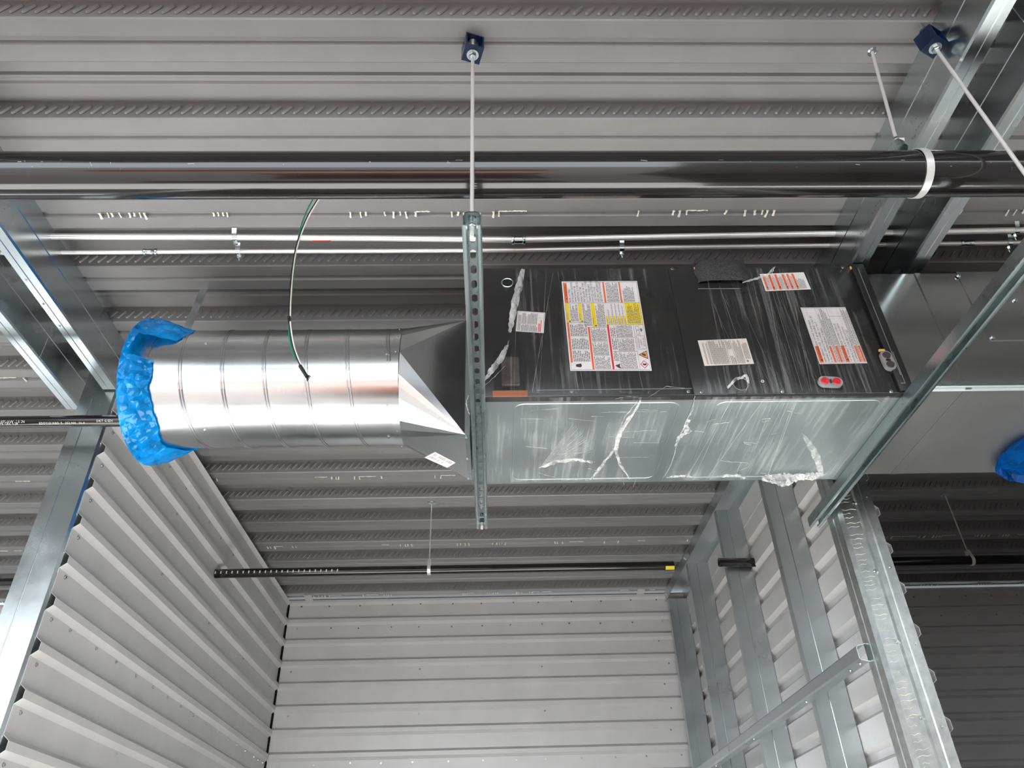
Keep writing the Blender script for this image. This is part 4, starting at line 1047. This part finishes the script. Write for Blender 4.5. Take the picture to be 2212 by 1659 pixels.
def strand(mb, pts, fn, r0, jit, n=14, seed=0):
    rnd = random.Random(seed); P = [fn(*p) for p in pts]; Q = []
    for i in range(len(P)-1):
        for t in range(n): Q.append(P[i].lerp(P[i+1], t/n)+Vector((rnd.uniform(-1, 1), rnd.uniform(-1, 1), rnd.uniform(-1, 1)))*jit)
    Q.append(P[-1]); mb.tube(Q, [r0*rnd.uniform(0.4, 1.4) for _ in Q], 5)
m = MB()
for k, (pts, fn, r) in enumerate((
    (((1381, 868), (1362, 905), (1335, 945), (1328, 970), (1338, 1005), (1362, 1035)), fb_, .0022), (((1378, 866), (1350, 900), (1335, 935)), fb_, .0015), (((1330, 965), (1300, 1005), (1280, 1035)), fb_, .0012),
    (((1165, 1010), (1200, 996), (1240, 992), (1285, 998)), fb_, .0012), (((1165, 1022), (1205, 1034), (1250, 1036)), fb_, .0007),
    (((1501, 856), (1496, 885), (1480, 915), (1478, 925), (1462, 950), (1458, 980), (1447, 1010), (1432, 1032)), fb_, .0018), (((1480, 915), (1494, 932), (1478, 940)), fb_, .0014),
    (((1435, 1030), (1470, 1027), (1490, 1026)), fb_, .0010), (((1545, 1030), (1570, 1025), (1598, 1030)), fb_, .0014),
    (((1732, 936), (1750, 960), (1760, 990), (1772, 1025)), fb_, .0012), (((1128, 582), (1112, 640), (1100, 690), (1103, 716)), ff, .0016), (((1100, 735), (1090, 760), (1048, 815)), ff, .0013), (((1092, 790), (1060, 822), (1048, 832)), ff, .0012),
    (((1605, 610), (1640, 600), (1666, 592), (1674, 575)), ff, .0022), (((1570, 835), (1590, 815), (1618, 820), (1612, 845)), ff, .0008), (((1400, 858), (1440, 835), (1478, 838)), ff, .0007),
    (((1330, 862), (1352, 856), (1380, 858)), fb_, .0008), (((1012, 855), (1006, 872), (1014, 895)), lambda x, y: nf(x, y, 0.01), .0012), (((1345, 1025), (1348, 1048)), fb_, .0008), (((1375, 1030), (1368, 1052)), fb_, .0008))):
    strand(m, pts, fn, r*0.55, 0.0016, 10, k)
rnd = random.Random(9)
for k in range(20):       # taut pleats fanning over the trays
    x = rnd.uniform(1560, 1740); strand(m, ((x, 862), (x-rnd.uniform(60, 130), 1036)), fb_, rnd.uniform(.00012, .0004), 0.0, 3, k)
for k in range(16):
    t = k/15; strand(m, ((1165+18*t, 1012-10*t), (1240+40*t, 915+55*t)), fb_, rnd.uniform(.0002, .0004), 0.0002, 3, k)
for k in range(14):       # pleats down the front
    x = rnd.uniform(1525, 1760); s = rnd.uniform(40, 110); strand(m, ((x, 585+rnd.uniform(0, 60)), (x+s, 845)), ff, rnd.uniform(.00008, .00018), 0.0, 3, k)
for (x0, x1) in ((1180, 1165), (1195, 1150), (1205, 1250), (1215, 1262), (1330, 1390), (1118, 1110)): strand(m, ((x0, 588), (x1, 845)), ff, .0002, 0.0002, 3, x0)
for k in range(16):
    x = rnd.uniform(1120, 1400); y = rnd.uniform(880, 1020); strand(m, ((x, y), (x+rnd.uniform(20, 90), y+rnd.uniform(-6, 6))), fb_, .0003, 0.0004, 6, k)
for k in range(14):
    x = rnd.uniform(1470, 1760); y = rnd.uniform(880, 1025); strand(m, ((x, y), (x+rnd.uniform(15, 60), y+rnd.uniform(-8, 8))), fb_, .0005, 0.0014, 8, k+50)
m.build('torn_edges', 'film_edge', wrap)['kind'] = 'stuff'
def ribbon(pts, fn, w, seed, lift=0.0):
    rnd = random.Random(seed); vs = []; P = [fn(*p) for p in pts]; Q = []
    for a, b_ in zip(P[:-1], P[1:]):
        for t in range(6): Q.append(a.lerp(b_, t/6))
    Q.append(P[-1])
    for i, p in enumerate(Q):
        t = (Q[min(i+1, len(Q)-1)]-Q[max(i-1, 0)]).normalized(); nrm = Vector((0, 0, 1)) if fn is fb_ else Vector((0, 1, 0)); sd_ = t.cross(nrm)
        ww = w*(0.35+0.65*math.sin(math.pi*min(1, (i+1)/len(Q))))*rnd.uniform(0.75, 1.2)
        for s_ in (-1, -0.3, 0.4, 1): vs.append(p+sd_*ww*s_+nrm*rnd.uniform(-1, 1)*0.0035)
    MB().add(vs, [(4*i+j, 4*i+j+1, 4*i+j+5, 4*i+j+4) for i in range(len(Q)-1) for j in range(3)]).build('film_fold', 'film_edge', wrap, auto=25)
ribbon(((1384, 866), (1366, 895), (1345, 925), (1334, 950), (1330, 975), (1340, 1005), (1360, 1034)), fb_, 0.007, 1)
ribbon(((1332, 965), (1312, 990), (1292, 1018), (1275, 1036)), fb_, 0.006, 2)
ribbon(((1170, 1009), (1205, 998), (1245, 992), (1280, 1000)), fb_, 0.010, 3)
ribbon(((1490, 905), (1481, 920), (1484, 932), (1466, 945), (1459, 965)), fb_, 0.009, 4)
ribbon(((1130, 580), (1122, 615), (1113, 650), (1106, 690), (1101, 718)), ff, 0.012, 5)
ribbon(((1096, 745), (1082, 775), (1062, 800), (1046, 822)), ff, 0.010, 6)
ribbon(((1604, 611), (1632, 603), (1658, 594), (1672, 577)), ff, 0.005, 7)
ribbon(((1736, 940), (1757, 972), (1768, 1000), (1776, 1030)), fb_, 0.012, 8)
ribbon(((1560, 1030), (1590, 1026), (1610, 1033)), fb_, 0.010, 9)
ribbon(((1440, 1032), (1470, 1028), (1495, 1030)), fb_, 0.006, 10)
ribbon(((1572, 838), (1590, 818), (1612, 812), (1618, 828)), ff, 0.006, 11)
# loose crumpled wad at the far edge
m = MB(); vs = []; nx, ny = 30, 8; rnd = random.Random(4)
A_, B_ = nb(1648, 1032, 0.01), nb(1772, 1026, 0.01)
for j in range(ny+1):
    for i in range(nx+1):
        u, v = i/nx, j/ny; sag = math.sin(math.pi*u)**0.7*(0.030+0.012*math.sin(7*u)) 
        p = A_.lerp(B_, u)+Vector((rnd.uniform(-1, 1)*.004, 0.035*(v-0.6)+rnd.uniform(-1, 1)*.004, -sag*math.sin(math.pi*v*0.9)+rnd.uniform(-1, 1)*.005))
        vs.append(p)
m.add(vs, [(j*(nx+1)+i, j*(nx+1)+i+1, (j+1)*(nx+1)+i+1, (j+1)*(nx+1)+i) for j in range(ny) for i in range(nx)])
m.build('crumpled_wad', 'film_edge', wrap, auto=25)
tag(wrap, 'torn clear shrink film clinging to the front and underside of the black unit', 'plastic film')
